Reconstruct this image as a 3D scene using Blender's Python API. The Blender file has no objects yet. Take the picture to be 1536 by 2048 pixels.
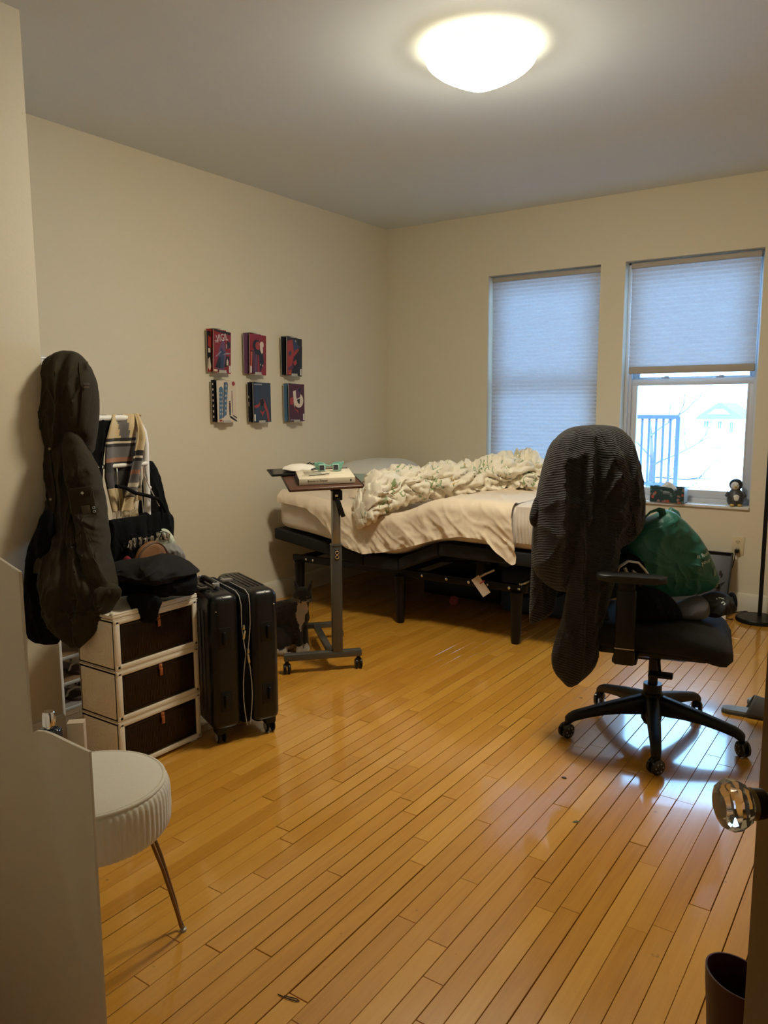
import bpy, bmesh, math, random
from math import pi, sin, cos, radians as R
from mathutils import Vector as V, Matrix, noise
random.seed(7)
S = bpy.context.scene
C = bpy.context.collection

# ------------------------------------------------------------------ camera
F = 1557.0
def _cam_basis():
    yaw, pit, rol = R(-34.465), R(7.829), R(-.206)
    B = Matrix(((1, 0, 0), (0, 0, -1), (0, 1, 0)))
    Rz = Matrix(((cos(yaw), -sin(yaw), 0), (sin(yaw), cos(yaw), 0), (0, 0, 1)))
    Rx = Matrix(((1, 0, 0), (0, cos(pit), -sin(pit)), (0, sin(pit), cos(pit))))
    Rr = Matrix(((cos(rol), -sin(rol), 0), (sin(rol), cos(rol), 0), (0, 0, 1)))
    return Rr @ Rx @ B @ Rz            # rows: camera right, down, forward in world axes
_b = _cam_basis()
cam_data = bpy.data.cameras.new('camera')
cam = bpy.data.objects.new('camera', cam_data)
C.objects.link(cam)
cam.matrix_world = Matrix((( _b[0][0], -_b[1][0], -_b[2][0], 0), (_b[0][1], -_b[1][1], -_b[2][1], 0),
                           (_b[0][2], -_b[1][2], -_b[2][2], 1.35), (0, 0, 0, 1)))
cam_data.sensor_fit = 'HORIZONTAL'
cam_data.sensor_width = 36
cam_data.lens = F / 1536 * 36
cam_data.clip_start = .02
cam_data.clip_end = 400
S.camera = cam

# ------------------------------------------------------------------ world, light, exposure
LAMP_POWER = 118.0
SKY = 13.0
w = bpy.data.worlds.new('overcast_sky')
S.world = w
w.use_nodes = True
bg = w.node_tree.nodes['Background']
bg.inputs['Color'].default_value = (.31, .60, 1.0, 1)
bg.inputs['Strength'].default_value = SKY
sun = bpy.data.lights.new('sun', 'SUN'); sun.energy = 14; sun.angle = R(1.5); sun.color = (.62, .82, 1.)
suno = bpy.data.objects.new('sun', sun); suno.rotation_euler = (R(44), 0, R(12)); C.objects.link(suno)
S.view_settings.view_transform = 'Standard'
S.view_settings.look = 'None'
S.view_settings.gamma = 1
S.view_settings.use_curve_mapping = False
S.view_settings.exposure = 0
S.cycles.use_denoising = True
S.cycles.max_bounces = 10
S.cycles.diffuse_bounces = 5
S.cycles.sample_clamp_indirect = 6
for px, pz, pw, ph in ((-2.315, 1.49, .86, 1.64), (-1.292, 1.49, .86, 1.64)):
    la = bpy.data.lights.new('window_portal', 'AREA')
    la.shape = 'RECTANGLE'; la.size = pw; la.size_y = ph
    la.cycles.is_portal = True
    lo = bpy.data.objects.new('window_portal', la)
    lo.location = (px, 5.66, pz); lo.rotation_euler = (R(-90), 0, 0)
    C.objects.link(lo)

# ------------------------------------------------------------------ materials
MATS = {}
def mat(name, col, rough=.6, metal=0., bump=0., bscale=60., var=0., vscale=8., spec=.5, coat=0., sheen=0., trans=0., subs=0.):
    if name in MATS: return MATS[name]
    m = bpy.data.materials.new(name); m.use_nodes = True
    nt = m.node_tree; p = nt.nodes['Principled BSDF']
    p.inputs['Base Color'].default_value = (*col, 1)
    p.inputs['Roughness'].default_value = rough
    p.inputs['Metallic'].default_value = metal
    p.inputs['Specular IOR Level'].default_value = spec
    p.inputs['Coat Weight'].default_value = coat
    p.inputs['Sheen Weight'].default_value = sheen
    p.inputs['Transmission Weight'].default_value = trans
    tc = nt.nodes.new('ShaderNodeTexCoord')
    if var:
        n = nt.nodes.new('ShaderNodeTexNoise'); n.inputs['Scale'].default_value = vscale; n.inputs['Detail'].default_value = 4
        nt.links.new(tc.outputs['Object'], n.inputs['Vector'])
        mx = nt.nodes.new('ShaderNodeMix'); mx.data_type = 'RGBA'
        mx.inputs[6].default_value = (*[c * (1 - var) for c in col], 1)
        mx.inputs[7].default_value = (*[min(1, c * (1 + var)) for c in col], 1)
        nt.links.new(n.outputs[0], mx.inputs[0]); nt.links.new(mx.outputs[2], p.inputs['Base Color'])
    if bump:
        n2 = nt.nodes.new('ShaderNodeTexNoise'); n2.inputs['Scale'].default_value = bscale; n2.inputs['Detail'].default_value = 3
        nt.links.new(tc.outputs['Object'], n2.inputs['Vector'])
        b = nt.nodes.new('ShaderNodeBump'); b.inputs['Strength'].default_value = bump; b.inputs['Distance'].default_value = .004
        nt.links.new(n2.outputs[0], b.inputs['Height']); nt.links.new(b.outputs[0], p.inputs['Normal'])
    MATS[name] = m
    return m
def nodes(m): return m.node_tree, m.node_tree.nodes['Principled BSDF']

M_wall = mat('wall_paint', (.70, .635, .49), .75, bump=.12, bscale=90)
M_ceil = mat('ceiling_paint', (.66, .70, .71), .8, bump=.08, bscale=60)
M_base = mat('trim_paint', (.74, .69, .57), .45)
M_vinyl = mat('window_vinyl', (.62, .64, .68), .4)
M_sill = mat('marble_sill', (.72, .71, .69), .3, var=.12, vscale=14)
M_blackmetal = mat('black_metal', (.006, .006, .007), .4, .2, spec=.3)
M_blackplastic = mat('black_plastic', (.006, .006, .0065), .42, spec=.3)
M_blackcloth = mat('black_cloth', (.0045, .0045, .005), .9, bump=.3, bscale=160, spec=.15)
M_chrome = mat('chrome', (.8, .8, .8), .12, 1)
M_steel = mat('satin_steel', (.55, .54, .5), .3, 1)
M_white = mat('white_plastic', (.80, .76, .66), .35)
M_whitemetal = mat('white_metal', (.82, .80, .76), .3)
M_dark = mat('dark_gap', (.02, .013, .008), .9)

# floor wood: colour per board from the attribute "tone"
def make_wood():
    m = bpy.data.materials.new('maple_floor'); m.use_nodes = True
    nt, p = nodes(m); L = nt.links.new; N = nt.nodes.new
    at = N('ShaderNodeAttribute'); at.attribute_name = 'tone'
    ge = N('ShaderNodeNewGeometry')
    sep = N('ShaderNodeSeparateXYZ'); L(ge.outputs['Position'], sep.inputs[0])
    off = N('ShaderNodeMath'); off.operation = 'MULTIPLY'; off.inputs[1].default_value = 37.
    L(at.outputs['Fac'], off.inputs[0])
    xs = N('ShaderNodeMath'); xs.operation = 'MULTIPLY'; xs.inputs[1].default_value = 22.
    L(sep.outputs[0], xs.inputs[0])
    ys = N('ShaderNodeMath'); ys.operation = 'MULTIPLY_ADD'; ys.inputs[1].default_value = 2.2
    L(sep.outputs[1], ys.inputs[0]); L(off.outputs[0], ys.inputs[2])
    cmb = N('ShaderNodeCombineXYZ'); L(xs.outputs[0], cmb.inputs[0]); L(ys.outputs[0], cmb.inputs[1]); L(off.outputs[0], cmb.inputs[2])
    n1 = N('ShaderNodeTexNoise'); n1.inputs['Scale'].default_value = 1.; n1.inputs['Detail'].default_value = 5; n1.inputs['Distortion'].default_value = 1.6
    L(cmb.outputs[0], n1.inputs['Vector'])
    # fine grain
    sc = N('ShaderNodeVectorMath'); sc.operation = 'MULTIPLY'; sc.inputs[1].default_value = (9, 1.6, 1)
    L(cmb.outputs[0], sc.inputs[0])
    n2 = N('ShaderNodeTexNoise'); n2.inputs['Scale'].default_value = 1.; n2.inputs['Detail'].default_value = 3
    L(sc.outputs[0], n2.inputs['Vector'])
    r = N('ShaderNodeValToRGB')
    r.color_ramp.elements[0].position = .1; r.color_ramp.elements[0].color = (.33, .122, .012, 1)
    r.color_ramp.elements[1].position = .92; r.color_ramp.elements[1].color = (.70, .36, .055, 1)
    e = r.color_ramp.elements.new(.5); e.color = (.55, .25, .026, 1)
    a1 = N('ShaderNodeMath'); a1.operation = 'MULTIPLY_ADD'; a1.inputs[1].default_value = .30; a1.inputs[2].default_value = .12
    L(at.outputs['Fac'], a1.inputs[0])
    a2 = N('ShaderNodeMath'); a2.operation = 'MULTIPLY_ADD'; a2.inputs[1].default_value = .38
    L(n1.outputs[0], a2.inputs[0]); L(a1.outputs[0], a2.inputs[2])
    a3 = N('ShaderNodeMath'); a3.operation = 'MULTIPLY_ADD'; a3.inputs[1].default_value = .24
    L(n2.outputs[0], a3.inputs[0]); L(a2.outputs[0], a3.inputs[2])
    L(a3.outputs[0], r.inputs[0])
    # worn specks
    n3 = N('ShaderNodeTexNoise'); n3.inputs['Scale'].default_value = 26.; n3.inputs['Detail'].default_value = 2
    L(ge.outputs['Position'], n3.inputs['Vector'])
    r3 = N('ShaderNodeValToRGB'); r3.color_ramp.elements[0].position = .20; r3.color_ramp.elements[0].color = (.35, .3, .25, 1)
    r3.color_ramp.elements[1].position = .27; r3.color_ramp.elements[1].color = (1, 1, 1, 1)
    L(n3.outputs[0], r3.inputs[0])
    mx = N('ShaderNodeMix'); mx.data_type = 'RGBA'; mx.blend_type = 'MULTIPLY'; mx.inputs[0].default_value = 1
    L(r.outputs[0], mx.inputs[6]); L(r3.outputs[0], mx.inputs[7]); L(mx.outputs[2], p.inputs['Base Color'])
    # gloss with scuffs
    n4 = N('ShaderNodeTexNoise'); n4.inputs['Scale'].default_value = 5.; n4.inputs['Detail'].default_value = 6
    L(ge.outputs['Position'], n4.inputs['Vector'])
    rr = N('ShaderNodeMapRange'); rr.inputs[3].default_value = .26; rr.inputs[4].default_value = .36
    L(n4.outputs[0], rr.inputs[0]); L(rr.outputs[0], p.inputs['Roughness'])
    p.inputs['Coat Weight'].default_value = 1.; p.inputs['Coat Roughness'].default_value = .09; p.inputs['Coat IOR'].default_value = 1.55
    b = N('ShaderNodeBump'); b.inputs['Strength'].default_value = .12; b.inputs['Distance'].default_value = .003
    n5 = N('ShaderNodeTexNoise'); n5.inputs['Scale'].default_value = 18.; n5.inputs['Detail'].default_value = 3
    L(ge.outputs['Position'], n5.inputs['Vector']); L(n5.outputs[0], b.inputs['Height']); L(b.outputs[0], p.inputs['Normal'])
    return m
M_wood = make_wood()

# ------------------------------------------------------------------ mesh helpers
class B:
    """collects shapes into one bmesh"""
    def __init__(s): s.bm = bmesh.new(); s.mi = 0
    def _new(s, n0):
        s.bm.faces.ensure_lookup_table()
        for f in s.bm.faces[n0:]: f.material_index = s.mi
    def box(s, c, d, bev=0., rot=None, seg=2):
        n0 = len(s.bm.faces)
        g = bmesh.ops.create_cube(s.bm, size=1)
        M = Matrix.Translation(V(c)) @ (rot.to_4x4() if rot else Matrix()) @ Matrix.Diagonal((*d, 1))
        bmesh.ops.transform(s.bm, matrix=M, verts=g['verts'])
        if bev:
            es = list({e for v in g['verts'] for e in v.link_edges})
            bmesh.ops.bevel(s.bm, geom=es, offset=bev, segments=seg, profile=.5, affect='EDGES')
        s._new(n0); return s
    def ring_loft(s, rings, cap0=True, cap1=True, closed=True):
        n0 = len(s.bm.faces)
        vs = [[s.bm.verts.new(p) for p in r] for r in rings]
        n = len(vs[0])
        for a, b in zip(vs, vs[1:]):
            for i in range(n if closed else n - 1):
                j = (i + 1) % n
                s.bm.faces.new((a[i], a[j], b[j], b[i]))
        for r, c, fl in ((vs[0], cap0, 1), (vs[-1], cap1, 0)):
            if c and closed:
                s.bm.faces.new(list(reversed(r)) if fl else r)
        s._new(n0); return s
    def tube(s, pts, r, n=10, cap=True, flat=1.):
        pts = [V(p) for p in pts]
        rs = r if isinstance(r, (list, tuple)) else [r] * len(pts)
        rings = []; up = None
        for i, p in enumerate(pts):
            t = (pts[min(i + 1, len(pts) - 1)] - pts[max(i - 1, 0)])
            t = t.normalized() if t.length > 1e-9 else V((0, 0, 1))
            if up is None:
                up = V((0, 0, 1)) if abs(t.z) < .9 else V((1, 0, 0))
            a = t.cross(up)
            if a.length < 1e-6: a = t.cross(V((0, 1, 0)))
            a.normalize(); bb = a.cross(t).normalized(); up = bb
            rings.append([p + (a * cos(2 * pi * k / n) + bb * sin(2 * pi * k / n) * flat) * rs[i] for k in range(n)])
        return s.ring_loft(rings, cap, cap)
    def cyl(s, p0, p1, r0, r1=None, n=20):
        return s.tube([p0, p1], [r0, r0 if r1 is None else r1], n)
    def lathe(s, prof, c=(0, 0, 0), n=32, axis='z', fn=None, cap=True):
        c = V(c); rings = []
        for i, (r, h) in enumerate(prof):
            ring = []
            for k in range(n):
                a = 2 * pi * k / n; rr = max(r, 1e-4) * (fn(a, i) if fn else 1)
                x, y = rr * cos(a), rr * sin(a)
                ring.append(c + (V((x, y, h)) if axis == 'z' else V((h, x, y)) if axis == 'x' else V((y, h, x))))
            rings.append(ring)
        return s.ring_loft(rings, cap, cap)
    def grid(s, f, nu, nv):
        n0 = len(s.bm.faces)
        vs = [[s.bm.verts.new(f(i / nu, j / nv)) for j in range(nv + 1)] for i in range(nu + 1)]
        for i in range(nu):
            for j in range(nv):
                s.bm.faces.new((vs[i][j], vs[i + 1][j], vs[i + 1][j + 1], vs[i][j + 1]))
        s._new(n0); return s
    def prism(s, poly, axis, a, b, bev=0):
        """poly in 2D extruded along axis 'x','y','z' from a to b"""
        def P(u, v, h): return {'x': (h, u, v), 'y': (u, h, v), 'z': (u, v, h)}[axis]
        n0 = len(s.bm.faces)
        A = [s.bm.verts.new(P(u, v, a)) for u, v in poly]; Bv = [s.bm.verts.new(P(u, v, b)) for u, v in poly]
        fs = [s.bm.faces.new(A), s.bm.faces.new(list(reversed(Bv)))]
        n = len(poly)
        for i in range(n):
            j = (i + 1) % n; fs.append(s.bm.faces.new((A[j], A[i], Bv[i], Bv[j])))
        if bev:
            es = list({e for f in fs for e in f.edges})
            bmesh.ops.bevel(s.bm, geom=es, offset=bev, segments=2, profile=.5, affect='EDGES')
        s._new(n0); return s
    def poly(s, pts):
        n0 = len(s.bm.faces); s.bm.faces.new([s.bm.verts.new(p) for p in pts]); s._new(n0); return s
    def ball(s, c, r, sc=(1, 1, 1), n=16, rot=None):
        n0 = len(s.bm.faces)
        g = bmesh.ops.create_uvsphere(s.bm, u_segments=n, v_segments=max(6, n // 2 + 2), radius=r)
        M = Matrix.Translation(V(c)) @ (rot.to_4x4() if rot else Matrix()) @ Matrix.Diagonal((*sc, 1))
        bmesh.ops.transform(s.bm, matrix=M, verts=g['verts']); s._new(n0); return s
    def torus(s, c, R0, r, axis='z', n=24, m=8, sc=(1, 1, 1)):
        n0 = len(s.bm.faces); c = V(c); rings = []
        vs = []
        for i in range(n):
            a = 2 * pi * i / n; row = []
            for j in range(m):
                b = 2 * pi * j / m; x = (R0 + r * cos(b)) * cos(a); y = (R0 + r * cos(b)) * sin(a); z = r * sin(b)
                q = {'z': V((x, y, z)), 'x': V((z, x, y)), 'y': V((y, z, x))}[axis]
                row.append(s.bm.verts.new(c + V((q.x * sc[0], q.y * sc[1], q.z * sc[2]))))
            vs.append(row)
        for i in range(n):
            for j in range(m):
                s.bm.faces.new((vs[i][j], vs[(i + 1) % n][j], vs[(i + 1) % n][(j + 1) % m], vs[i][(j + 1) % m]))
        s._new(n0); return s
    def build(s, name, mats, parent=None, smooth=40, fix=True):
        me = bpy.data.meshes.new(name)
        if fix: bmesh.ops.recalc_face_normals(s.bm, faces=s.bm.faces[:])
        s.bm.to_mesh(me); s.bm.free()
        for m in (mats if isinstance(mats, (list, tuple)) else [mats]): me.materials.append(m)
        if smooth and len(me.polygons):
            me.polygons.foreach_set('use_smooth', [True] * len(me.polygons))
            me.set_sharp_from_angle(angle=R(smooth))
        o = bpy.data.objects.new(name, me); C.objects.link(o)
        if parent: o.parent = parent
        return o

def tag(o, label=None, cat=None, group=None, kind=None):
    if label: o['label'] = label
    if cat: o['category'] = cat
    if group: o['group'] = group
    if kind: o['kind'] = kind
    return o
def thing(name, label, cat, loc=(0, 0, 0), rz=0., group=None):
    o = bpy.data.objects.new(name, None); C.objects.link(o)
    o.empty_display_size = .1
    o.location = loc; o.rotation_euler = (0, 0, rz)
    return tag(o, label, cat, group)
def struct(b, name, m, parent=None, smooth=30):
    o = b.build(name, m, parent, smooth)
    if parent is None: o['kind'] = 'structure'
    return o
def copy_tree(o, parent=None):
    c = o.copy(); C.objects.link(c); c.parent = parent
    for ch in list(o.children): copy_tree(ch, c)
    return c
def nz(x, y, z, sc=1.): return noise.noise(V((x * sc, y * sc, z * sc)))
def lerp(a, b, t): return a + (b - a) * t
def interp(tab, t):
    """piecewise-linear table [(t, a, b, ...)] sorted ascending"""
    if t <= tab[0][0]: return tab[0][1:]
    for p, q in zip(tab, tab[1:]):
        if t <= q[0]:
            k = (t - p[0]) / (q[0] - p[0])
            return tuple(lerp(u, v, k) for u, v in zip(p[1:], q[1:]))
    return tab[-1][1:]
def smoothtab(tab, t, d=.02):
    vs = [interp(tab, t + k * d) for k in (-1, 0, 1)]
    return tuple(sum(v[i] for v in vs) / 3 for i in range(len(vs[0])))
def text_mesh(txt, size, m, parent, name, loc, rot, shear=0., sx=1., depth=.0003):
    cu = bpy.data.curves.new('lettering', 'FONT'); cu.body = txt; cu.size = size; cu.shear = shear; cu.extrude = depth
    cu.align_x = 'LEFT'; cu.resolution_u = 3
    t = bpy.data.objects.new('lettering', cu); C.objects.link(t)
    dg = bpy.context.evaluated_depsgraph_get()
    me = bpy.data.meshes.new_from_object(t.evaluated_get(dg))
    bpy.data.objects.remove(t)
    me.materials.clear(); me.materials.append(m)
    o = bpy.data.objects.new(name, me); C.objects.link(o)
    o.parent = parent; o.location = loc; o.rotation_euler = rot; o.scale = (sx, 1, 1)
    return o

WX, WY, CZ = -3.66, 5.39, 2.745          # left wall, window wall, ceiling
RX = .92                                 # right wall
PX, PY = -2.75, 1.73                     # closet block corner
FY = .20                                 # wall with the doorway
RZ = R(34.465)                           # heading used by things that face the doorway

# ================================================================== SETTING
def build_room():
    b = B(); b.box((WX - .1, (PY + WY) / 2, CZ / 2), (.2, WY - PY + .6, CZ)); struct(b, 'wall_left', M_wall)
    # closet block standing out of the left wall
    b = B(); b.box(((WX + PX) / 2 - .1, (PY + FY) / 2, CZ / 2), (PX - WX + .2, PY - FY, CZ), .002); struct(b, 'wall_closet', M_wall)
    b = B(); b.box((RX + .1, (FY + WY) / 2, CZ / 2), (.2, WY - FY + .4, CZ)); struct(b, 'wall_right', M_wall)
    # front wall with the doorway the picture is taken from
    b = B()
    b.box(((PX - .44) / 2, FY - .06, CZ / 2), (PX * -1 - .44, .12, CZ))
    b.box(((1.22 + .44) / 2, FY - .06, CZ / 2), (1.22 - .44, .12, CZ))
    b.box((0, FY - .06, (2.06 + CZ) / 2), (.88, .12, CZ - 2.06))
    struct(b, 'wall_front', M_wall)
    # hallway behind the doorway
    b = B()
    b.box((0, -1.3, CZ / 2), (2.4, .1, CZ)); b.box((-1.2, -.58, CZ / 2), (.1, 1.4, CZ)); b.box((1.2, -.58, CZ / 2), (.1, 1.4, CZ))
    struct(b, 'wall_hallway', M_wall)
    # window wall with two openings
    T = .26; ym = WY + T / 2
    W1, W2, z0, z1 = (-2.745, -1.89), (-1.72, -.865), .675, 2.30
    b = B()
    b.box(((WX - .2 + W1[0]) / 2, ym, CZ / 2), (W1[0] - WX + .2, T, CZ))
    b.box(((W1[1] + W2[0]) / 2, ym, CZ / 2), (W2[0] - W1[1], T, CZ))
    b.box(((W2[1] + RX + .2) / 2, ym, CZ / 2), (RX + .2 - W2[1], T, CZ))
    for a, c in (W1, W2):
        b.box(((a + c) / 2, ym, z0 / 2), (c - a, T, z0)); b.box(((a + c) / 2, ym, (z1 + CZ) / 2), (c - a, T, CZ - z1))
    struct(b, 'wall_back', M_wall)
    b = B(); b.box(((WX + RX) / 2, (WY - 1.4) / 2 + .1, CZ + .06), (RX - WX + .8, WY + 1.4 + .4, .12)); struct(b, 'ceiling', M_ceil)
    # baseboards
    def baseboard(name, p, q, nx, ny):
        b = B(); L = math.hypot(q[0] - p[0], q[1] - p[1])
        ang = math.atan2(q[1] - p[1], q[0] - p[0])
        c = ((p[0] + q[0]) / 2 + nx * .008, (p[1] + q[1]) / 2 + ny * .008)
        rot = Matrix.Rotation(ang, 3, 'Z')
        b.box((c[0], c[1], .062), (L, .016, .124), .001, rot); b.box((c[0] - nx * .002, c[1] - ny * .002, .127), (L, .011, .008), .003, rot)
        struct(b, name, M_base)
    baseboard('baseboard_left', (WX, PY), (WX, WY), 1, 0)
    baseboard('baseboard_back', (WX + .016, WY), (RX, WY), 0, -1)
    baseboard('baseboard_closet', (PX, FY), (PX, PY), 1, 0)
    baseboard('baseboard_right', (RX, FY), (RX, WY - .016), -1, 0)
    # windows
    for i, (a, c) in enumerate((W1, W2)):
        win = bpy.data.objects.new('window_%d' % (i + 1), None); C.objects.link(win)
        win.location = ((a + c) / 2, WY, z0); win['kind'] = 'structure'
        hw, hh = (c - a) / 2, z1 - z0
        b = B()                                   # outer frame, stops beside the shade
        for sx in (-1, 1):
            b.box((sx * (hw - .010), .095, hh / 2), (.020, .03, hh), .002)
            b.box((sx * (hw - .015), .165, hh / 2), (.030, .11, hh), .002)
            b.box((sx * (hw - .033), .115, hh / 2), (.008, .012, hh), .001)
        b.box((0, .165, hh - .02), (2 * hw, .11, .04), .002); b.box((0, .165, .022), (2 * hw, .11, .044), .003)
        b.box((0, .095, hh - .008), (2 * hw, .03, .016), .002)
        b.build('window_frame', M_vinyl, win)
        zm = 1.50 - z0
        for nm, y, za, zb in (('upper_sash', .19, zm - .02, hh - .04), ('lower_sash', .145, .044, zm + .022)):
            b = B(); x = hw - .030; t = .036
            for sx in (-1, 1):
                b.box((sx * (x - t / 2), y, (za + zb) / 2), (t, .032, zb - za), .003)
                b.box((sx * (x - t - .004), y - .006, (za + zb) / 2), (.010, .03, zb - za - .08), .002)
            b.box((0, y, zb - .023), (2 * x, .034, .046), .003); b.box((0, y, za + .027), (2 * x, .034, .054), .003)
            sash = b.build(nm, M_vinyl, win)
            b = B(); b.box((0, y + .004, (za + zb) / 2), (2 * (x - t), .005, zb - za - .09)); b.build('pane', M_glass, sash)
            if nm == 'lower_sash':
                for lx in (-.17, .18):
                    b = B(); b.box((lx, y, zb + .006), (.055, .026, .012), .004); b.box((lx + .01, y - .012, zb + .012), (.03, .012, .01), .003)
                    b.build('sash_lock', M_vinyl, sash)
        b = B(); b.box(((a + c) / 2, WY + .06, z0 + .009), (c - a - .002, .158, .018), .004)
        struct(b, 'trim_%d' % (i + 1), M_sill)

def glass_pane():
    m = bpy.data.materials.new('window_glass'); m.use_nodes = True
    nt = m.node_tree; nt.nodes.remove(nt.nodes['Principled BSDF'])
    o = nt.nodes['Material Output']
    t = nt.nodes.new('ShaderNodeBsdfTransparent'); t.inputs[0].default_value = (.95, .98, .98, 1)
    g = nt.nodes.new('ShaderNodeBsdfGlossy'); g.inputs['Roughness'].default_value = .02
    fr = nt.nodes.new('ShaderNodeFresnel'); fr.inputs[0].default_value = 1.45
    mx = nt.nodes.new('ShaderNodeMixShader')
    nt.links.new(fr.outputs[0], mx.inputs[0]); nt.links.new(t.outputs[0], mx.inputs[1]); nt.links.new(g.outputs[0], mx.inputs[2])
    nt.links.new(mx.outputs[0], o.inputs[0])
    return m
M_glass = glass_pane()
build_room()

# ------------------------------------------------------------------ floor boards
def build_floor():
    b = B(); b.box(((WX + RX) / 2, (WY - 1.3) / 2, -.04), (RX - WX, WY + 1.3, .04))
    for c, d in ((((WX + RX) / 2, WY + .13, -.035), (RX - WX + .8, .26, .07)), ((WX - .1, 2.0, -.035), (.2, 7.2, .07)), ((RX + .15, 2.0, -.035), (.3, 7.2, .07)), (((WX + RX) / 2, -1.35, -.035), (RX - WX + .8, .1, .07))):
        b.box(c, d)                             # hidden strips added under the walls to stop daylight leaking in
    fl = struct(b, 'floor', M_dark)
    W = .05715; x0 = -.5404
    boards = []
    k0 = int(math.floor((WX - x0) / W)); k1 = int(math.ceil((RX - x0) / W))
    rnd = random.Random(11)
    for k in range(k0, k1):
        xa = x0 + k * W; xb = xa + W
        lo = PY if xb < PX else FY - 1.4 if -.44 < xa < .4 else FY
        y = lo - rnd.uniform(0, .9)
        while y < WY:
            L = rnd.choice((.32, .45, .6, .75, .9, 1.05, 1.2, 1.4)) * rnd.uniform(.9, 1.1)
            ya, yb = max(y, lo), min(y + L, WY)
            if yb - ya > .03: boards.append((max(xa, WX), min(xb, RX), ya, yb, rnd.random() ** 1.25, rnd.uniform(-.0004, .0003), rnd.choice((.0005, .0007, .0009, .0019))))
            y += L
    cz = _b
    def size(bd):
        x, y = (bd[0] + bd[1]) / 2, (bd[2] + bd[3]) / 2
        p = cz @ V((x, y, -1.35))
        if p.z < .3: return 0
        u, v = p.x / p.z * F + 768, p.y / p.z * F + 1024
        if not (-60 < u < 1600 and 900 < v < 2300): return 0
        if x < -2.3 and y < 2: return 0
        return (bd[3] - bd[2]) / p.z ** 2
    boards.sort(key=size, reverse=True)
    def verts(bd, vs, fs, tn):
        xa, xb, ya, yb, t, dz, g = bd
        n = len(vs); c = .0009
        for z, i in ((-.018, 0), (-.0012 + dz, 0), (dz, c)):
            vs += [(xa + g + i, ya + g + i, z), (xb - g - i, ya + g + i, z), (xb - g - i, yb - g - i, z), (xa + g + i, yb - g - i, z)]
        for r in (0, 4):
            for i in range(4):
                j = (i + 1) % 4; fs.append((n + r + i, n + r + j, n + r + 4 + j, n + r + 4 + i))
        fs.append((n + 8, n + 9, n + 10, n + 11)); tn += [t] * 9
    def make(name, bds):
        vs, fs, tn = [], [], []
        for bd in bds: verts(bd, vs, fs, tn)
        me = bpy.data.meshes.new(name); me.from_pydata(vs, [], fs)
        at = me.attributes.new('tone', 'FLOAT', 'FACE'); at.data.foreach_set('value', tn)
        me.materials.append(M_wood)
        o = bpy.data.objects.new(name, me); C.objects.link(o); o.parent = fl
        return o
    for bd in boards[:300]: make('floor_board', [bd])
    make('floor_boards_beyond', boards[300:])['kind'] = 'stuff'
build_floor()

# ------------------------------------------------------------------ door
def build_door():
    E = V((-.1195, .905)); u = V((-.63, .777)); L = .84
    h = E - u * L
    ang = math.atan2(u.y, u.x)
    d = bpy.data.objects.new('door_1', None); C.objects.link(d); d['kind'] = 'structure'
    d.location = (h.x, h.y, 0); d.rotation_euler = (0, 0, ang)      # local x: hinge to latch, local +y: room-facing left face
    m = mat('varnished_door', (.040, .017, .006), .4, var=.35, vscale=6, bump=.1, bscale=30)
    b = B(); b.box((L / 2, -.0175, 1.02), (L, .035, 2.02), .002); b.build('door_slab', m, d)
    kx, kz = L - .06, .943
    brass = mat('aged_brass', (.16, .11, .05), .3, .9)
    b = B(); b.lathe([(.026, 0), (.026, .004), (.017, .008), (.0105, .012), (.010, .026), (.015, .030), (.0165, .042), (.012, .046)], (kx, 0, kz), 24, 'y')
    b.build('knob_shank', brass, d)
    g = bpy.data.materials.new('clear_glass'); g.use_nodes = True
    p = g.node_tree.nodes['Principled BSDF']; p.inputs['Transmission Weight'].default_value = .9; p.inputs['Roughness'].default_value = .02
    p.inputs['Base Color'].default_value = (.95, .92, .86, 1); p.inputs['IOR'].default_value = 1.5
    b = B(); b.lathe([(.004, .040), (.013, .041), (.014, .046), (.021, .050), (.0255, .058), (.0262, .066), (.023, .073), (.015, .077), (.004, .078)], (kx, 0, kz), 12, 'y')
    b.build('glass_knob', g, d, 20)
    b = B(); b.box((kx, .0015, kz - .095), (.026, .003, .058), .001); pl = b.build('keyhole_plate', brass, d)
    b = B(); b.lathe([(.005, 0), (.005, .0006)], (kx, .0031, kz - .086), 12, 'y'); b.box((kx, .0034, kz - .098), (.004, .0006, .02)); b.build('keyhole', M_dark, pl)
    for hz in (.25, 1.05, 1.8):
        b = B(); b.cyl((0, .004, hz - .05), (0, .004, hz + .05), .006, n=10); b.box((.02, .0005, hz), (.04, .002, .09)); b.build('hinge', brass, d)
build_door()

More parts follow.
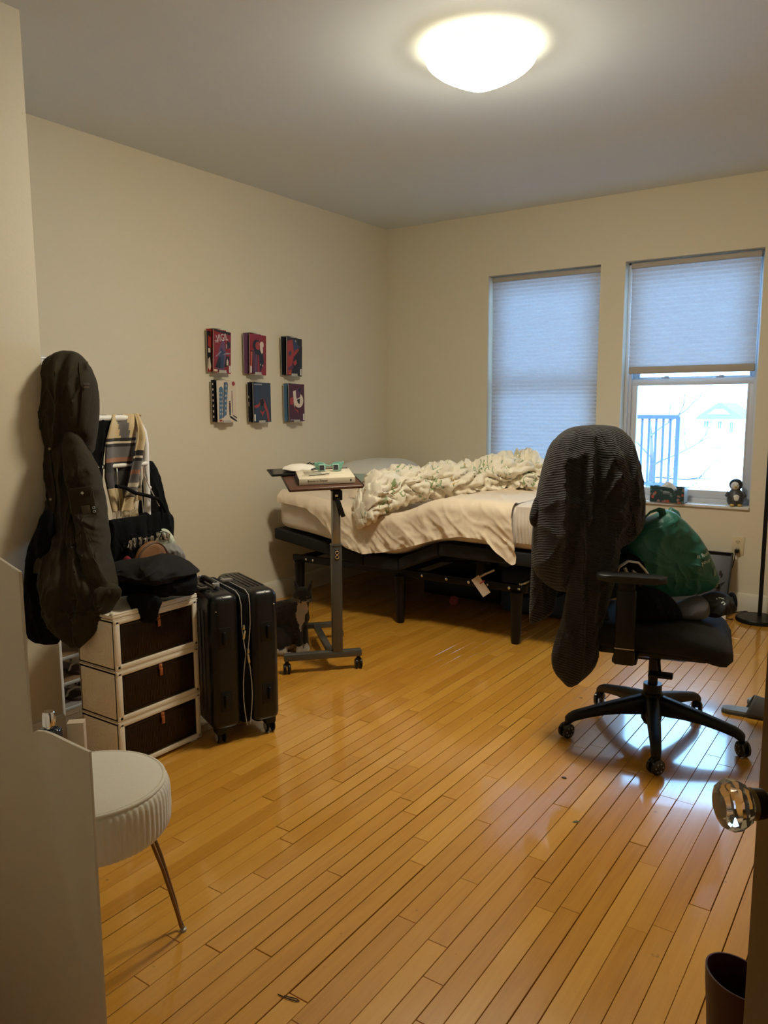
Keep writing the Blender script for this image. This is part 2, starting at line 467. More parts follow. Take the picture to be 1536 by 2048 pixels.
# ------------------------------------------------------------------ ceiling lamp
def build_lamp():
    t = thing('ceiling_lamp', 'lit white glass dome lamp flush on the ceiling', 'lamp', (-1.54, 2.93, CZ))
    b = B(); b.lathe([(.001, 0), (.15, 0), (.155, -.004), (.152, -.016), (.14, -.018), (.001, -.018)], n=48); b.build('lamp_pan', M_whitemetal, t)
    b = B(); b.lathe([(.145, -.0185), (.175, -.023), (.205, -.031), (.2165, -.037), (.2165, -.040), (.20, -.034), (.145, -.024)], n=48, cap=False); ms = mat('glowing_shoulder', (.85, .8, .7), .5); ps = ms.node_tree.nodes['Principled BSDF']; ps.inputs['Emission Color'].default_value = (1., .9, .66, 1); ps.inputs['Emission Strength'].default_value = 7.; b.build('shade_shoulder', ms, t, 60)
    m = bpy.data.materials.new('lit_glass'); m.use_nodes = True
    nt, p = nodes(m)
    p.inputs['Base Color'].default_value = (.9, .85, .75, 1)
    p.inputs['Emission Color'].default_value = (1., .915, .71, 1)
    p.inputs['Emission Strength'].default_value = LAMP_POWER
    b = B(); b.lathe([(.20, -.038), (.217, -.039), (.2185, -.045), (.213, -.056), (.205, -.0645), (.196, -.0715)], n=48, cap=False); b.build('shade_rim', ms, t, 60)
    b = B(); b.lathe([(.1955, -.0716), (.175, -.0865), (.15, -.101), (.105, -.124), (.07, -.140), (.04, -.152), (.018, -.159), (.001, -.161)], n=48, cap=False); b.build('glass_shade', m, t, 60)
build_lamp()

# ------------------------------------------------------------------ blinds
def build_blinds():
    m = bpy.data.materials.new('pleated_fabric'); m.use_nodes = True
    nt = m.node_tree; nt.nodes.remove(nt.nodes['Principled BSDF']); o = nt.nodes['Material Output']
    df = nt.nodes.new('ShaderNodeBsdfDiffuse'); df.inputs[0].default_value = (.56, .555, .55, 1)
    tl = nt.nodes.new('ShaderNodeBsdfTranslucent')
    tc = nt.nodes.new('ShaderNodeTexCoord'); n = nt.nodes.new('ShaderNodeTexNoise'); n.inputs['Scale'].default_value = 55; n.inputs['Detail'].default_value = 4
    mp = nt.nodes.new('ShaderNodeMapping'); mp.inputs['Scale'].default_value = (1, 1, 2.2)
    nt.links.new(tc.outputs['Object'], mp.inputs[0]); nt.links.new(mp.outputs[0], n.inputs['Vector'])
    r = nt.nodes.new('ShaderNodeValToRGB'); r.color_ramp.elements[0].position = .25; r.color_ramp.elements[0].color = (.46, .48, .52, 1)
    r.color_ramp.elements[1].position = .75; r.color_ramp.elements[1].color = (.74, .76, .80, 1)
    nt.links.new(n.outputs[0], r.inputs[0]); nt.links.new(r.outputs[0], tl.inputs[0])
    mx = nt.nodes.new('ShaderNodeMixShader'); mx.inputs[0].default_value = .185
    nt.links.new(df.outputs[0], mx.inputs[1]); nt.links.new(tl.outputs[0], mx.inputs[2]); nt.links.new(mx.outputs[0], o.inputs[0])
    rail = mat('blind_rail', (.40, .36, .31), .55)
    for x0, x1, zb, lab in ((-2.724, -1.905, .70, 'pale pleated window shade lowered all the way behind the bed'),
                            (-1.686, -.892, 1.60, 'pale pleated window shade drawn halfway above the open view')):
        t = thing('window_shade', lab, 'window shade', ((x0 + x1) / 2, WY + .055, zb), group='pleated shades in the two windows')
        hw = (x1 - x0) / 2; top = 2.255 - zb
        b = B(); b.box((0, 0, top + .017), (2 * hw + .01, .035, .034), .003); b.build('head_rail', rail, t)
        b = B(); n = int(round(top / .028)); 
        pts = []
        for i in range(n + 1):
            z = top * i / n
            pts.append((-.004, z))
            if i < n: pts.append((-.013, z + top / n * .5))
        n0 = [[V((sx * hw, y, z)) for y, z in pts] for sx in (-1, 1)]
        b.ring_loft([[a for a in n0[0]], [a for a in n0[1]]], closed=False)
        b.build('pleated_fabric', m, t, 10, fix=False)
        b = B(); b.box((0, -.002, -.022), (2 * hw, .03, .048), .006); b.build('bottom_rail', rail, t)
build_blinds()

# ------------------------------------------------------------------ cloth helpers
def chaikin(poly, it=2):
    for _ in range(it):
        out = []
        for i, p in enumerate(poly):
            q = poly[(i + 1) % len(poly)]
            out += [(p[0] * .75 + q[0] * .25, p[1] * .75 + q[1] * .25), (p[0] * .25 + q[0] * .75, p[1] * .25 + q[1] * .75)]
        poly = out
    return poly
def resample(poly, n):
    L = [0]
    for i in range(len(poly)):
        p, q = poly[i], poly[(i + 1) % len(poly)]; L.append(L[-1] + math.hypot(q[0] - p[0], q[1] - p[1]))
    out = []; k = 0
    for i in range(n):
        d = L[-1] * i / n
        while L[k + 1] < d: k += 1
        t = (d - L[k]) / max(1e-9, L[k + 1] - L[k]); p, q = poly[k], poly[(k + 1) % len(poly)]
        out.append((lerp(p[0], q[0], t), lerp(p[1], q[1], t)))
    return out
def fold(X, Z, fx, fz, seed):
    w = .35 * nz(X * 5 + seed, Z * 4, seed)                       # wandering fold lines
    a = nz((X + w * .10) * fx + seed, seed * 3.1, (Z + w * .1) * fz)
    r1 = 1 - min(1, abs(nz((X + w * .08) * fx * .8 + 3 + seed, 5.5 + seed, Z * fz * .8 + X * 3)) * 3.2)
    r2 = 1 - min(1, abs(nz(X * fx * 1.7 - Z * 9 + seed, 2.2, Z * fz * 2.2 + X * 11 + seed)) * 3.6)
    return 1.25 * a - 1.1 * r1 * r1 - .5 * r2 * r2 + .35 * nz(X * fx * 3 + seed, 7.7, Z * fz * 3)
def puff(b, poly, df, db, amp=.01, fx=14., fz=5., n=110, rings=18, yc=0., it=2, ycf=None, cen=None, power=.55, seed=0., edge=.0, swing=0., lift=None):
    """a filled soft volume: outline in local x,z, front at -df, back at +db, with folds"""
    pts = resample(chaikin(poly, it), n)
    cx = sum(p[0] for p in pts) / n; cz = sum(p[1] for p in pts) / n
    if cen: cx, cz = cen
    out = []
    def ring(k, sgn, d):
        r = []
        for (x, z) in pts:
            X, Z = lerp(cx, x, k), lerp(cz, z, k)
            h = max(0, 1 - k * k) ** power
            f = fold(X, Z, fx, fz, seed)
            ln = ycf(Z) if ycf else 0
            y = sgn * (d * h + edge) + f * amp * (.35 + .65 * h) + yc + ln
            r.append(V((X - swing * ln, y, Z - lift(Z) * ln if lift else Z)))
        return r
    ks = [sin(pi / 2 * (i + .35) / rings) for i in range(rings)]
    rr = [ring(k, -1, df) for k in ks] + [ring(1., -1, 0)] + ([ring(1., 1, 0)] if edge else []) + [ring(k, 1, db) for k in reversed(ks)]
    b.ring_loft(rr)
    return b
from mathutils.bvhtree import BVHTree
_BVH = {}
def surf_y(o, x, z):
    me = o.data
    if me.name not in _BVH: _BVH[me.name] = BVHTree.FromPolygons([v.co for v in me.vertices], [p.vertices for p in me.polygons])
    t = _BVH[me.name]
    h = t.ray_cast(V((x, -5, z)), V((0, 1, 0)))
    if not h[0]: return 0, V((0, -1, 0))
    return h[0].y, (h[1] if h[1].y < 0 else -h[1])
def stick_strip(b, o, pts, w, off=.003, thick=.003):
    """a flat strip that follows the front of a soft body along local x,z points"""
    P = [V((x, surf_y(o, x, z)[0] - off, z)) for x, z in pts]
    for i in range(len(P)):
        pass
    rings = []
    for i, p in enumerate(P):
        t = (P[min(i + 1, len(P) - 1)] - P[max(i - 1, 0)]).normalized()
        a = t.cross(V((0, 1, 0)))
        a = a.normalized() if a.length > 1e-5 else V((1, 0, 0))
        ya = surf_y(o, p.x + a.x * w / 2, p.z + a.z * w / 2)[0]; yb = surf_y(o, p.x - a.x * w / 2, p.z - a.z * w / 2)[0]
        pa, pb = p + a * w / 2, p - a * w / 2
        if ya: pa.y = min(ya - off, p.y + .02)
        if yb: pb.y = min(yb - off, p.y + .02)
        d = V((0, thick, 0))
        rings.append([pa, p, pb, pb + d, p + d, pa + d])
    b.ring_loft(rings)
    return b

# ================================================================== BED
def zbed(x):                                   # top of the bent bed deck, world x
    return smoothtab([(-3.6, .535), (-3.2, .49), (-2.82, .425), (-2.56, .425), (-2.28, .55), (-1.5, .545)], x, .08)[0]
BX, BY = -2.545, 4.62
M_sheet = mat('cream_sheet', (.78, .645, .49), .85, bump=.25, bscale=35, sheen=.1)
M_fitted = mat('white_fitted_sheet', (.66, .59, .51), .85, bump=.2, bscale=25, sheen=.1)
def build_bed():
    t = thing('adjustable_bed', 'black adjustable bed base with bent deck and round legs', 'bed', (BX, BY, 0))
    fab = mat('black_upholstery', (.005, .0055, .007), .85, bump=.2, bscale=200)
    X = lambda x: x - BX
    th = .075
    for nm, a, c in (('head_deck', (-3.56, .53), (-2.82, .425)), ('seat_deck', (-2.815, .425), (-2.56, .425)), ('thigh_deck', (-2.555, .425), (-2.28, .55)), ('foot_deck', (-2.275, .55), (-1.545, .545))):
        b = B(); b.prism([(X(a[0]), a[1] - th), (X(c[0]), c[1] - th), (X(c[0]), c[1]), (X(a[0]), a[1])], 'y', -.75, .75, .012); b.build(nm, fab, t)
    for y in (-.64, .64):
        b = B(); b.box((X(-2.62), y, .318), (1.72, .03, .045), .003); rail = b.build('side_rail', M_blackmetal, t)
        if y < 0:
            for x in (-3.36, -3.30, -2.44, -2.27, -2.12, -2.0, -1.86, -1.80):
                b = B(); b.lathe([(.009, 0), (.008, -.004), (.003, -.006)], (X(x), y - .0152, .318), 10, 'y'); b.build('bolt', M_chrome, rail)
    for x in (-3.42, -2.60, -1.815):
        b = B(); b.box((X(x), 0, .322), (.04, 1.25, .03), .003); b.build('cross_bar', M_blackmetal, t)
        for y in (-.655, .655):
            b = B(); b.tube([(X(x), y, 0), (X(x), y, .015), (X(x), y, .30)], [.023, .027, .036], 18); b.build('leg', M_blackmetal, t)
    b = B(); b.box((X(-1.795), -.0, .345), (.02, 1.3, .012), .002); b.build('foot_bar', M_steel, t)
    for x, y in ((-2.15, -.45), (-2.15, .45), (-1.75, -.5), (-1.75, .5), (-3.1, -.5), (-3.1, .5)):
        b = B(); b.box((X(x), y, .41 if x > -2.5 else .39), (.05, .03, .20 if x > -2.5 else .13), .004); b.build('lift_strut', M_blackmetal, t)
    b = B(); b.cyl((X(-2.9), -.1, .29), (X(-2.2), -.1, .36), .03); b.build('lift_motor', M_blackplastic, t)
    # mattress
    m = thing('mattress', 'thick mattress in a white fitted sheet on the black bed base', 'mattress', (BX, BY, .43))
    rings = []; NX = 70; hh = .13
    for i in range(NX + 1):
        u = i / NX; x = lerp(-3.525, -1.555, u)
        e = min(u, 1 - u) * 1.97
        k = math.sqrt(max(0.0, 1 - max(0, 1 - e / .06) ** 2)) if e < .06 else 1.
        hz = max(.01, hh * (.55 + .45 * k)); hy = .75 - .05 * (1 - k)
        zc = zbed(x) + .002 + hh
        ring = []
        for j in range(56):
            a = 2 * pi * j / 56; ca, sa = cos(a), sin(a); p = .2
            yy = math.copysign(abs(ca) ** p, ca) * hy; zz = math.copysign(abs(sa) ** .28, sa) * hz
            yy += .006 * nz(x * 6, zz * 8, 2.) + .003 * nz(x * 25, zz * 10, 5.)
            if zz < 0: zz = max(zz, -hz)
            ring.append(V((X(x), yy, zc + zz - .43 + (.004 * nz(x * 5, yy * 5, 9.) if zz > 0 else 0))))
        rings.append(ring)
    b = B(); b.ring_loft(rings); b.build('mattress_body', M_fitted, m, 60)
    # gathered hem of the fitted sheet at the foot corner
    b = B()
    def hem(u, v):
        x = lerp(-1.78, -1.553, u); z = lerp(.60, .80, v) - .43
        y = -.757 - .006 * sin(u * 70 + 3 * v) * (1 - v) - .004 * nz(u * 9, v * 3, 1) - .012 * math.sin(pi * v)
        return V((X(x), y, z))
    b.grid(hem, 60, 14); b.build('gathered_edge', M_fitted, m, 60)
    # top sheet hanging over the near side
    HEM = [(-3.50, .80), (-3.333, .745), (-3.14, .62), (-3.04, .54), (-2.93, .467), (-2.775, .44), (-2.65, .46), (-2.44, .518), (-2.27, .575), (-2.11, .61), (-2.005, .61), (-1.94, .60), (-1.905, .545), (-1.82, .472), (-1.76, .54)]
    b = B(); rr = .07
    def sheet(u, v):
        # u along the bed, v from the middle of the bed over the edge to the hem
        x = lerp(-3.50, -1.80, u)
        top = zbed(x) + 2 * hh + .002
        hemz = smoothtab(HEM, x, .015)[0]
        hang = max(.0, top - rr - hemz)
        flat = .80
        s = v * (flat + rr * pi / 2 + hang)
        xs = x
        if s < flat:
            y = 4.69 + .03 - s; z = top; k = s / flat
            f = .010 * nz(x * 7, y * 5, 3.) + .006 * nz(x * 16 + y * 8, y * 9, 5.) + .006 * (1 - min(1, abs(nz(x * 9 + y * 3, y * 7, 2.)) * 3.5))
            z += (max(0., f) + .001) * min(1, (1 - u) * 8 + .15)
            k2 = 0
        elif s < flat + rr * pi / 2:
            a = (s - flat) / rr
            y = 3.92 - sin(a) * (rr + .004); z = top - rr + cos(a) * (rr + .004) + .004; k2 = a / (pi / 2) * .1
            z += max(-.004, .006 * nz(x * 16, 1.0, 5.))
        else:
            h = (s - flat - rr * pi / 2); y = 3.92 - rr - .004; z = top - rr - h; k2 = min(1, .1 + h / .3)
        if k2 > 0:
            diag = x * 9 + z * 9
            cr1 = 1 - min(1, abs(nz(diag * 1.3 + nz(x * 4, z * 4, 1.), z * 3 - x * 2.5, 7.)) * 3.5); cr2 = 1 - min(1, abs(nz(x * 13 - z * 7, z * 11 + x * 4, 3.)) * 3.8)
            f = .45 * sin(diag * 1.7 + 2.5 * nz(x * 3, z * 3, .3)) + .9 * nz(diag * 1.2, z * 2 - x * 1.5, 4.) + .5 * nz(x * 20, z * 14, 8.) + .7 * cr1 * cr1 + .45 * cr2 * cr2
            y -= (.008 + .030 * k2) * (.9 + f) * .62
            xs += .05 * k2 * max(0, (x + 2.2) / .4) ** 2 * .9
        return V((X(xs), y - BY, z - .5))
    s_ = thing('bed_sheet', 'creased beige top sheet hanging over the side of the mattress', 'sheet', (BX, BY, .5))
    b.grid(sheet, 220, 110)
    so = b.build('sheet_cloth', M_sheet, s_, 80)
build_bed()

def floral():
    m = mat('floral_cotton', (.86, .79, .65), .85, bump=.15, bscale=40, sheen=.1)
    nt, p = nodes(m); N = nt.nodes.new; L = nt.links.new
    tc = N('ShaderNodeTexCoord')
    col = None
    prev = None
    for sc, thr, c, seed in ((5.5, .30, (.27, .36, .16, 1), 0), (7.5, .22, (.55, .36, .08, 1), 4.), (9, .30, (.38, .45, .30, 1), 9.)):
        mp = N('ShaderNodeMapping'); mp.inputs['Location'].default_value = (seed, seed * .7, seed * .3)
        L(tc.outputs['Object'], mp.inputs[0])
        wv = N('ShaderNodeTexNoise'); wv.inputs['Scale'].default_value = 6; L(mp.outputs[0], wv.inputs['Vector'])
        vo = N('ShaderNodeTexVoronoi'); vo.inputs['Scale'].default_value = sc; vo.inputs['Randomness'].default_value = 1
        L(mp.outputs[0], vo.inputs['Vector'])
        # stems and leaves: thin streaks inside sparse cells
        w2 = N('ShaderNodeTexWave'); w2.inputs['Scale'].default_value = 7; w2.inputs['Distortion'].default_value = 9; w2.inputs['Detail'].default_value = 2
        w2.inputs['Detail Scale'].default_value = 2.5; L(mp.outputs[0], w2.inputs['Vector'])
        lt = N('ShaderNodeMath'); lt.operation = 'LESS_THAN'; lt.inputs[1].default_value = thr; L(vo.outputs['Distance'], lt.inputs[0])
        gt = N('ShaderNodeMath'); gt.operation = 'GREATER_THAN'; gt.inputs[1].default_value = .86; L(w2.outputs['Fac'], gt.inputs[0])
        mu = N('ShaderNodeMath'); mu.operation = 'MULTIPLY'; L(lt.outputs[0], mu.inputs[0]); L(gt.outputs[0], mu.inputs[1])
        mx = N('ShaderNodeMix'); mx.data_type = 'RGBA'
        L(mu.outputs[0], mx.inputs[0])
        if prev is None: mx.inputs[6].default_value = (.86, .79, .65, 1)
        else: L(prev, mx.inputs[6])
        mx.inputs[7].default_value = c; prev = mx.outputs[2]
    L(prev, p.inputs['Base Color'])
    return m
M_floral = floral()

def build_bedding():
    # rumpled duvet lying diagonally over the bed
    path = [(-2.80, 3.79, .655, .03, .03), (-2.79, 3.81, .70, .12, .09), (-2.75, 3.88, .79, .16, .14), (-2.70, 4.05, .84, .15, .13), (-2.62, 4.22, .855, .16, .12),
            (-2.52, 4.38, .86, .16, .12), (-2.38, 4.52, .87, .18, .12), (-2.26, 4.63, .89, .22, .14), (-2.12, 4.72, .90, .25, .15), (-2.02, 4.80, .88, .22, .11), (-1.95, 4.86, .86, .08, .05)]
    t = thing('duvet', 'rumpled cream duvet with green leaf print on the bed', 'duvet', (-2.4, 4.4, .8))
    pts = [V(p[:3]) for p in path]; rings = []; NU = 150
    for i in range(NU + 1):
        u = i / NU * (len(path) - 1); k = min(int(u), len(path) - 2); f = u - k
        # catmull-rom
        def cr(get):
            g = [get(path[max(0, min(len(path) - 1, k + d))]) for d in (-1, 0, 1, 2)]
            return .5 * (2 * g[1] + (g[2] - g[0]) * f + (2 * g[0] - 5 * g[1] + 4 * g[2] - g[3]) * f * f + (3 * g[1] - g[0] - 3 * g[2] + g[3]) * f ** 3)
        c = V((cr(lambda p: p[0]), cr(lambda p: p[1]), cr(lambda p: p[2]))); rw = max(.01, cr(lambda p: p[3])); rh = max(.01, cr(lambda p: p[4]))
        a = pts[min(k + 1, len(pts) - 1)] - pts[k]; tdir = V((a.x, a.y, 0)).normalized(); side = V((tdir.y, -tdir.x, 0))
        ring = []
        for j in range(90):
            th = 2 * pi * j / 90; ca, sa = cos(th), sin(th)
            q = c + side * ca * rw + V((0, 0, sa * rh))
            n1 = nz(q.x * 7, q.y * 7, q.z * 9 + 1); n2 = nz(q.x * 15, q.y * 15, q.z * 15 + 3); n3 = abs(nz(q.x * 11 + 5, q.y * 5, q.z * 11))
            c1 = 1 - min(1, abs(nz(q.x * 9 + 2 * n1, q.y * 7, q.z * 10 + 4)) * 3.4); c2 = 1 - min(1, abs(nz(q.x * 19 + 2, q.y * 15 + n1, q.z * 17)) * 3.2)
            d = 1.06 + .24 * n1 + .12 * n2 - .34 * c1 * c1 - .15 * c2 * c2 + .04 * nz(q.x * 40, q.y * 30, q.z * 40)
            q = c + side * ca * rw * d + V((0, 0, sa * rh * (d + .12 * n2)))
            lim = zbed(q.x) + .266
            if q.y > 3.86 and q.z < lim: q.z = lim
            ring.append(q - V((-2.4, 4.4, .8)))
        rings.append(ring)
    b = B(); b.ring_loft(rings); b.build('duvet_cloth', M_floral, t, 80)
    # memory-foam pillow by the corner
    cover = mat('pillow_knit', (.66, .65, .60), .85, bump=.5, bscale=70)
    teal = mat('pale_teal_cloth', (.36, .47, .44), .85, bump=.2, bscale=80)
    t = thing('pillow', 'large grey-white pillow with pale teal side at the head of bed', 'pillow', (-3.38, 4.86, .80), R(8))
    def pil(b, sgn, hx, hy, hz, seam):
        rings = []
        for i in range(15):
            u = i / 14; k = sin(pi / 2 * u) if u < 1 else 1
            e = 1 - k ** 3.2
            rings.append([V((math.copysign(abs(cos(a)) ** .5, cos(a)) * hx * k, math.copysign(abs(sin(a)) ** .5, sin(a)) * hy * k,
                             sgn * hz * e ** .6 + .004 * nz(cos(a) * 4 * k, sin(a) * 4 * k, sgn))) for a in [2 * pi * j / 56 for j in range(56)]])
        b.ring_loft(rings[0:], True, False); return b
    b = B(); pil(b, 1, .24, .36, .085, 0); b.bm.verts.ensure_lookup_table()
    for v in b.bm.verts: v.co.z += .06
    top = b.build('pillow_top', cover, t, 70)
    b = B(); pil(b, -1, .24, .36, .05, 0)
    ring_t = [V((math.copysign(abs(cos(a)) ** .5, cos(a)) * .24, math.copysign(abs(sin(a)) ** .5, sin(a)) * .36, 0)) for a in [2 * pi * j / 56 for j in range(56)]]
    b.ring_loft([ring_t, [q * 1.012 + V((0, 0, .03)) for q in ring_t], [q + V((0, 0, .06)) for q in ring_t]], False, False)
    b.build('pillow_side', teal, t, 60)
    b = B(); b.box((.235, .10, .055), (.012, .075, .02), .003); b.build('pillow_label', M_blackcloth, t)
    # flat second pillow beneath the sheet corner
    t = thing('flat_pillow', 'thin beige pillow half under the rumpled duvet', 'pillow', (-3.02, 4.33, .72), R(20))
    b = B(); b.lathe([(.01, -.02), (.2, -.01), (.26, .02), (.24, .06), (.16, .09), (.01, .1)], n=40, fn=lambda a, i: .72 / max(.72, (abs(cos(a)) ** 4 + abs(sin(a)) ** 4) ** .25)); b.build('pillow_cloth', M_sheet, t, 70)
build_bedding()

def build_underbed():
    denim = mat('navy_canvas', (.03, .045, .08), .85, bump=.3, bscale=80)
    t = thing('storage_bag', 'dark blue canvas storage bag lying under the bed', 'bag', (-1.95, 4.75, 0), R(4))
    b = B(); b.box((0, 0, .15), (.52, .42, .29), .05, seg=4); b.build('bag_body', denim, t)
    b = B(); b.tube([(-.2, -.215, .2), (-.1, -.23, .14), (.1, -.23, .14), (.2, -.215, .2)], .012, 8); b.build('bag_handle', M_blackcloth, t)
    t = thing('storage_box', 'flat black storage box under the bed beside the blue bag', 'box', (-2.58, 4.95, 0))
    b = B(); b.box((0, 0, .07), (.6, .5, .13), .01); b.build('box_body', M_blackplastic, t); b = B(); b.box((0, 0, .142), (.62, .52, .015), .005); b.build('box_lid', M_blackplastic, t)
    pink = mat('pink_rubber', (.42, .07, .09), .6, bump=.2)
    b = B(); b.ball((0, 0, .032), .032, n=20)
    # woven seams of the cat ball
    b.torus((0, 0, .032), .0318, .0014, 'x'); b.torus((0, 0, .032), .0318, .0014, 'y')
    o = b.build('toy_ball', pink, None); o.location = (-2.53, 4.52, 0); tag(o, 'small pink toy ball on the floor under the bed', 'ball')
    card = mat('paper_card', (.62, .52, .42), .7); red = mat('red_print', (.5, .05, .06), .7)
    t = thing('care_card', 'white paper tag with red stripe hanging from the bed rail', 'tag', (-2.03, 3.945, .29), R(8))
    rot = Matrix.Rotation(R(-38), 3, 'Y')
    b = B(); b.box((0, 0, .02), (.055, .0015, .12), 0, rot); b.build('card', card, t)
    b = B(); b.box((.008, -.0012, .045), (.035, .001, .007), 0, rot); b.build('red_stripe', red, t)
    b = B(); b.tube([(-.03, 0, .06), (.02, .02, .09), (.07, .03, .115)], .006, 8); b.build('paper_band', card, t)
    mag = mat('magenta_cord', (.35, .03, .12), .6)
    b = B(); b.tube([(0, 0, 0), (.12, .02, .014), (.25, .0, .010), (.36, .05, .002)], .008, 8); o = b.build('loose_strap', mag, None); o.location = (-1.98, 4.62, .297); tag(o, 'magenta strap lying on the blue bag under the bed', 'strap')
build_underbed()

# ================================================================== OVERBED TABLE
def build_cart():
    # local x: along the foot bars, local y: away over the bed
    cx, cy = -2.388, 3.051
    TX = R(6.5)                                # the top is tilted towards the foot bars
    t = thing('overbed_table', 'rolling overbed table with walnut top and grey steel column', 'table', (cx, cy, 0), R(48))
    st = mat('grey_steel', (.10, .098, .09), .38, .55)
    wal = mat('walnut_laminate', (.085, .034, .02), .38, var=.3, vscale=12)
    b = B(); b.box((-.075, 0, .085), (.40, .042, .034), .004); b.build('front_foot_bar', st, t)
    b = B(); b.box((-.075, .54, .085), (.40, .032, .03), .004); b.build('rear_foot_bar', st, t)
    b = B(); b.box((-.03, .27, .085), (.034, .53, .026), .003); b.build('strut', st, t)
    for x, y in ((-.26, 0), (.11, 0), (-.26, .54), (.11, .54)):
        b = B(); b.cyl((x, y, .052), (x, y, .07), .010, n=10); b.box((x, y, .05), (.02, .03, .02), .006); fk = b.build('caster', M_blackplastic, t)
        for s in (-.011, .011):
            b = B(); b.lathe([(.001, -.007), (.022, -.007), (.026, -.003), (.026, .003), (.022, .007), (.001, .007)], (x + s, y, .026), 20, 'x'); b.build('wheel', M_blackplastic, fk)
    b = B(); b.box((0, 0, .375), (.052, .046, .55), .005); b.build('outer_column', st, t)
    b = B(); b.box((0, 0, .78), (.042, .036, .30), .004); b.build('inner_column', mat('bright_steel', (.30, .29, .27), .25, .8), t)
    b = B(); b.box((0, 0, .652), (.056, .05, .010), .002); b.build('sleeve_collar', st, t)
    pl = B(); pl.box((-.0, -.0235, .606), (.022, .002, .05), .0008); plo = pl.build('hole_plate', M_blackplastic, t)
    ring = mat('brass_ring', (.75, .62, .5), .25, .9)
    for z in (.594, .616):
        b = B(); b.torus((0, -.026, z), .0085, .0028, 'y', 20, 8); b.build('grommet', ring, plo)
    b = B(); b.box((.006, -.002, .905), (.05, .05, .05), .004); b.box((0, .14, .925 + .19 * math.tan(TX)), (.05, .30, .012), .003, Matrix.Rotation(TX, 3, 'X')); b.build('top_bracket', M_blackmetal, t)
    b = B(); b.box((.018, -.03, .845), (.022, .012, .10), .003, Matrix.Rotation(R(-18), 3, 'Y')); lv = b.build('height_lever', M_blackplastic, t)
    b = B(); b.box((.0, -.027, .905), (.016, .008, .012), .002); b.build('lever_clip', M_chrome, lv)
    rot = Matrix.Rotation(TX, 3, 'X') @ Matrix.Rotation(R(-1.6), 3, 'Y')
    b = B(); b.box((-.052, .18, .944 + .23 * math.tan(TX)), (.375, .47, .018), .0085, rot, 3); top = b.build('table_top', wal, t)
    b = B()
    for sgn in (-1, 1): b.box((-.052 + sgn * .186, .18, .948 + .23 * math.tan(TX) + sgn * .0052), (.004, .465, .012), .0015, rot)
    b.build('edge_trim', M_blackplastic, top)
    # things on the table (own top-level objects)
    ux, uy = (cos(R(48)), sin(R(48))), (-sin(R(48)), cos(R(48)))
    def W(x, y, z): return (cx + ux[0] * x + uy[0] * y, cy + ux[1] * x + uy[1] * y, z)
    zt = lambda x, y: .9535 + (x + .052) * math.tan(R(1.6)) + (y + .05) * math.tan(TX) + .0012
    tilt = R(-1.6)
    cream = mat('cream_cover', (.66, .58, .44), .55, var=.15, vscale=16); pages = mat('book_pages', (.74, .70, .62), .8)
    bk = thing('book', 'large hardcover book lying flat on the overbed table', 'book', W(-.035, .105, zt(-.035, .105)), R(48 - 3)); bk.rotation_euler = (TX, R(-1.6), R(45))
    b = B(); b.box((-.004, .003, .016), (.262, .198, .026), .001); b.build('pages', pages, bk)
    b = B(); b.box((0, 0, .0015), (.28, .215, .003), .001); b.box((0, 0, .0305), (.28, .215, .003), .001); cv = b.build('cover', cream, bk)
    b = B(); b.box((0, -.1075, .016), (.28, .004, .031), .0015); sp = b.build('spine', cream, bk)
    ink = mat('black_ink', (.02, .02, .02), .6)
    text_mesh('Boston in Transit', .0165, ink, sp, 'spine_title', (-.098, -.1098, .0145), (R(90), 0, 0), sx=.86)
    text_mesh('Mapping the History of Public Transportation', .0075, mat('grey_ink', (.22, .2, .18), .6), sp, 'spine_subtitle', (-.098, -.1098, .005), (R(90), 0, 0), sx=1.05)
    b = B(); b.box((.118, -.1098, .016), (.008, .0004, .009)); b.build('spine_mark', ink, sp)
    b = B(); b.box((-.142, 0, .016), (.003, .21, .031), .001); b.build('fore_edge', mat('dark_edge', (.05, .03, .03), .6), bk)
    for q, (px_, py_, dx, dy, c) in enumerate(((-.06, .02, .09, .10, (.36, .33, .25)), (-.05, -.035, .14, .03, (.5, .42, .3)), (.07, .03, .08, .08, (.72, .64, .48)), (-.09, .05, .03, .05, (.3, .24, .16)))):
        b = B(); b.box((px_, py_, .0322 + .0001 * q), (dx, dy, .0003)); b.build('cover_print', mat('print_%d' % q, c, .5), cv)
    b = B(); b.tube([(-.085, -.045, .034), (-.04, -.035, .034), (.02, -.02, .036)], .003, 8, flat=.6); o = b.build('pen', ink, None)
    o.location = bk.location; o.rotation_euler = (TX, R(-1.6), R(45)); tag(o, 'thin dark pen lying on the book cover', 'pen')
    # mint sunglasses
    mint = mat('mint_plastic', (.20, .46, .37), .35); lens = mat('smoke_lens', (.04, .045, .06), .1)
    g = thing('sunglasses', 'mint green sunglasses standing on the big book', 'sunglasses', W(-.005, .150, zt(-.005, .150) + .0335), R(48 - 12)); g.rotation_euler = (TX, R(-1.6), R(36))
    for s in (-1, 1):
        out = []
        for x, z in ((.012, .022), (.016, .042), (.045, .050), (.070, .044), (.070, .018), (.058, .004), (.030, .002)): out.append((s * x, z))
        b = B(); b.prism(chaikin(out, 2), 'y', -.004, .004, .001); f = b.build('rim', mint, g)
        b = B(); b.box((s * .036, -.006, .020), (.033, .010, .036), .001); f2 = b.build('inner_frame', mat('light_mint', (.42, .62, .54), .4), f)
        b = B(); b.box((s * .036, -.0115, .021), (.024, .002, .026)); b.build('lens', lens, f2)
        b = B(); b.tube([(s * .070, .002, .038), (s * .071, .06, .036), (s * .066, .125, .012), (s * .062, .14, .003)], [.006, .0045, .004, .004], 8); b.build('temple', mint, g)
    b = B(); b.tube([(-.014, 0, .032), (0, -.002, .028), (.014, 0, .032)], .004, 8); b.build('bridge', mint, g)
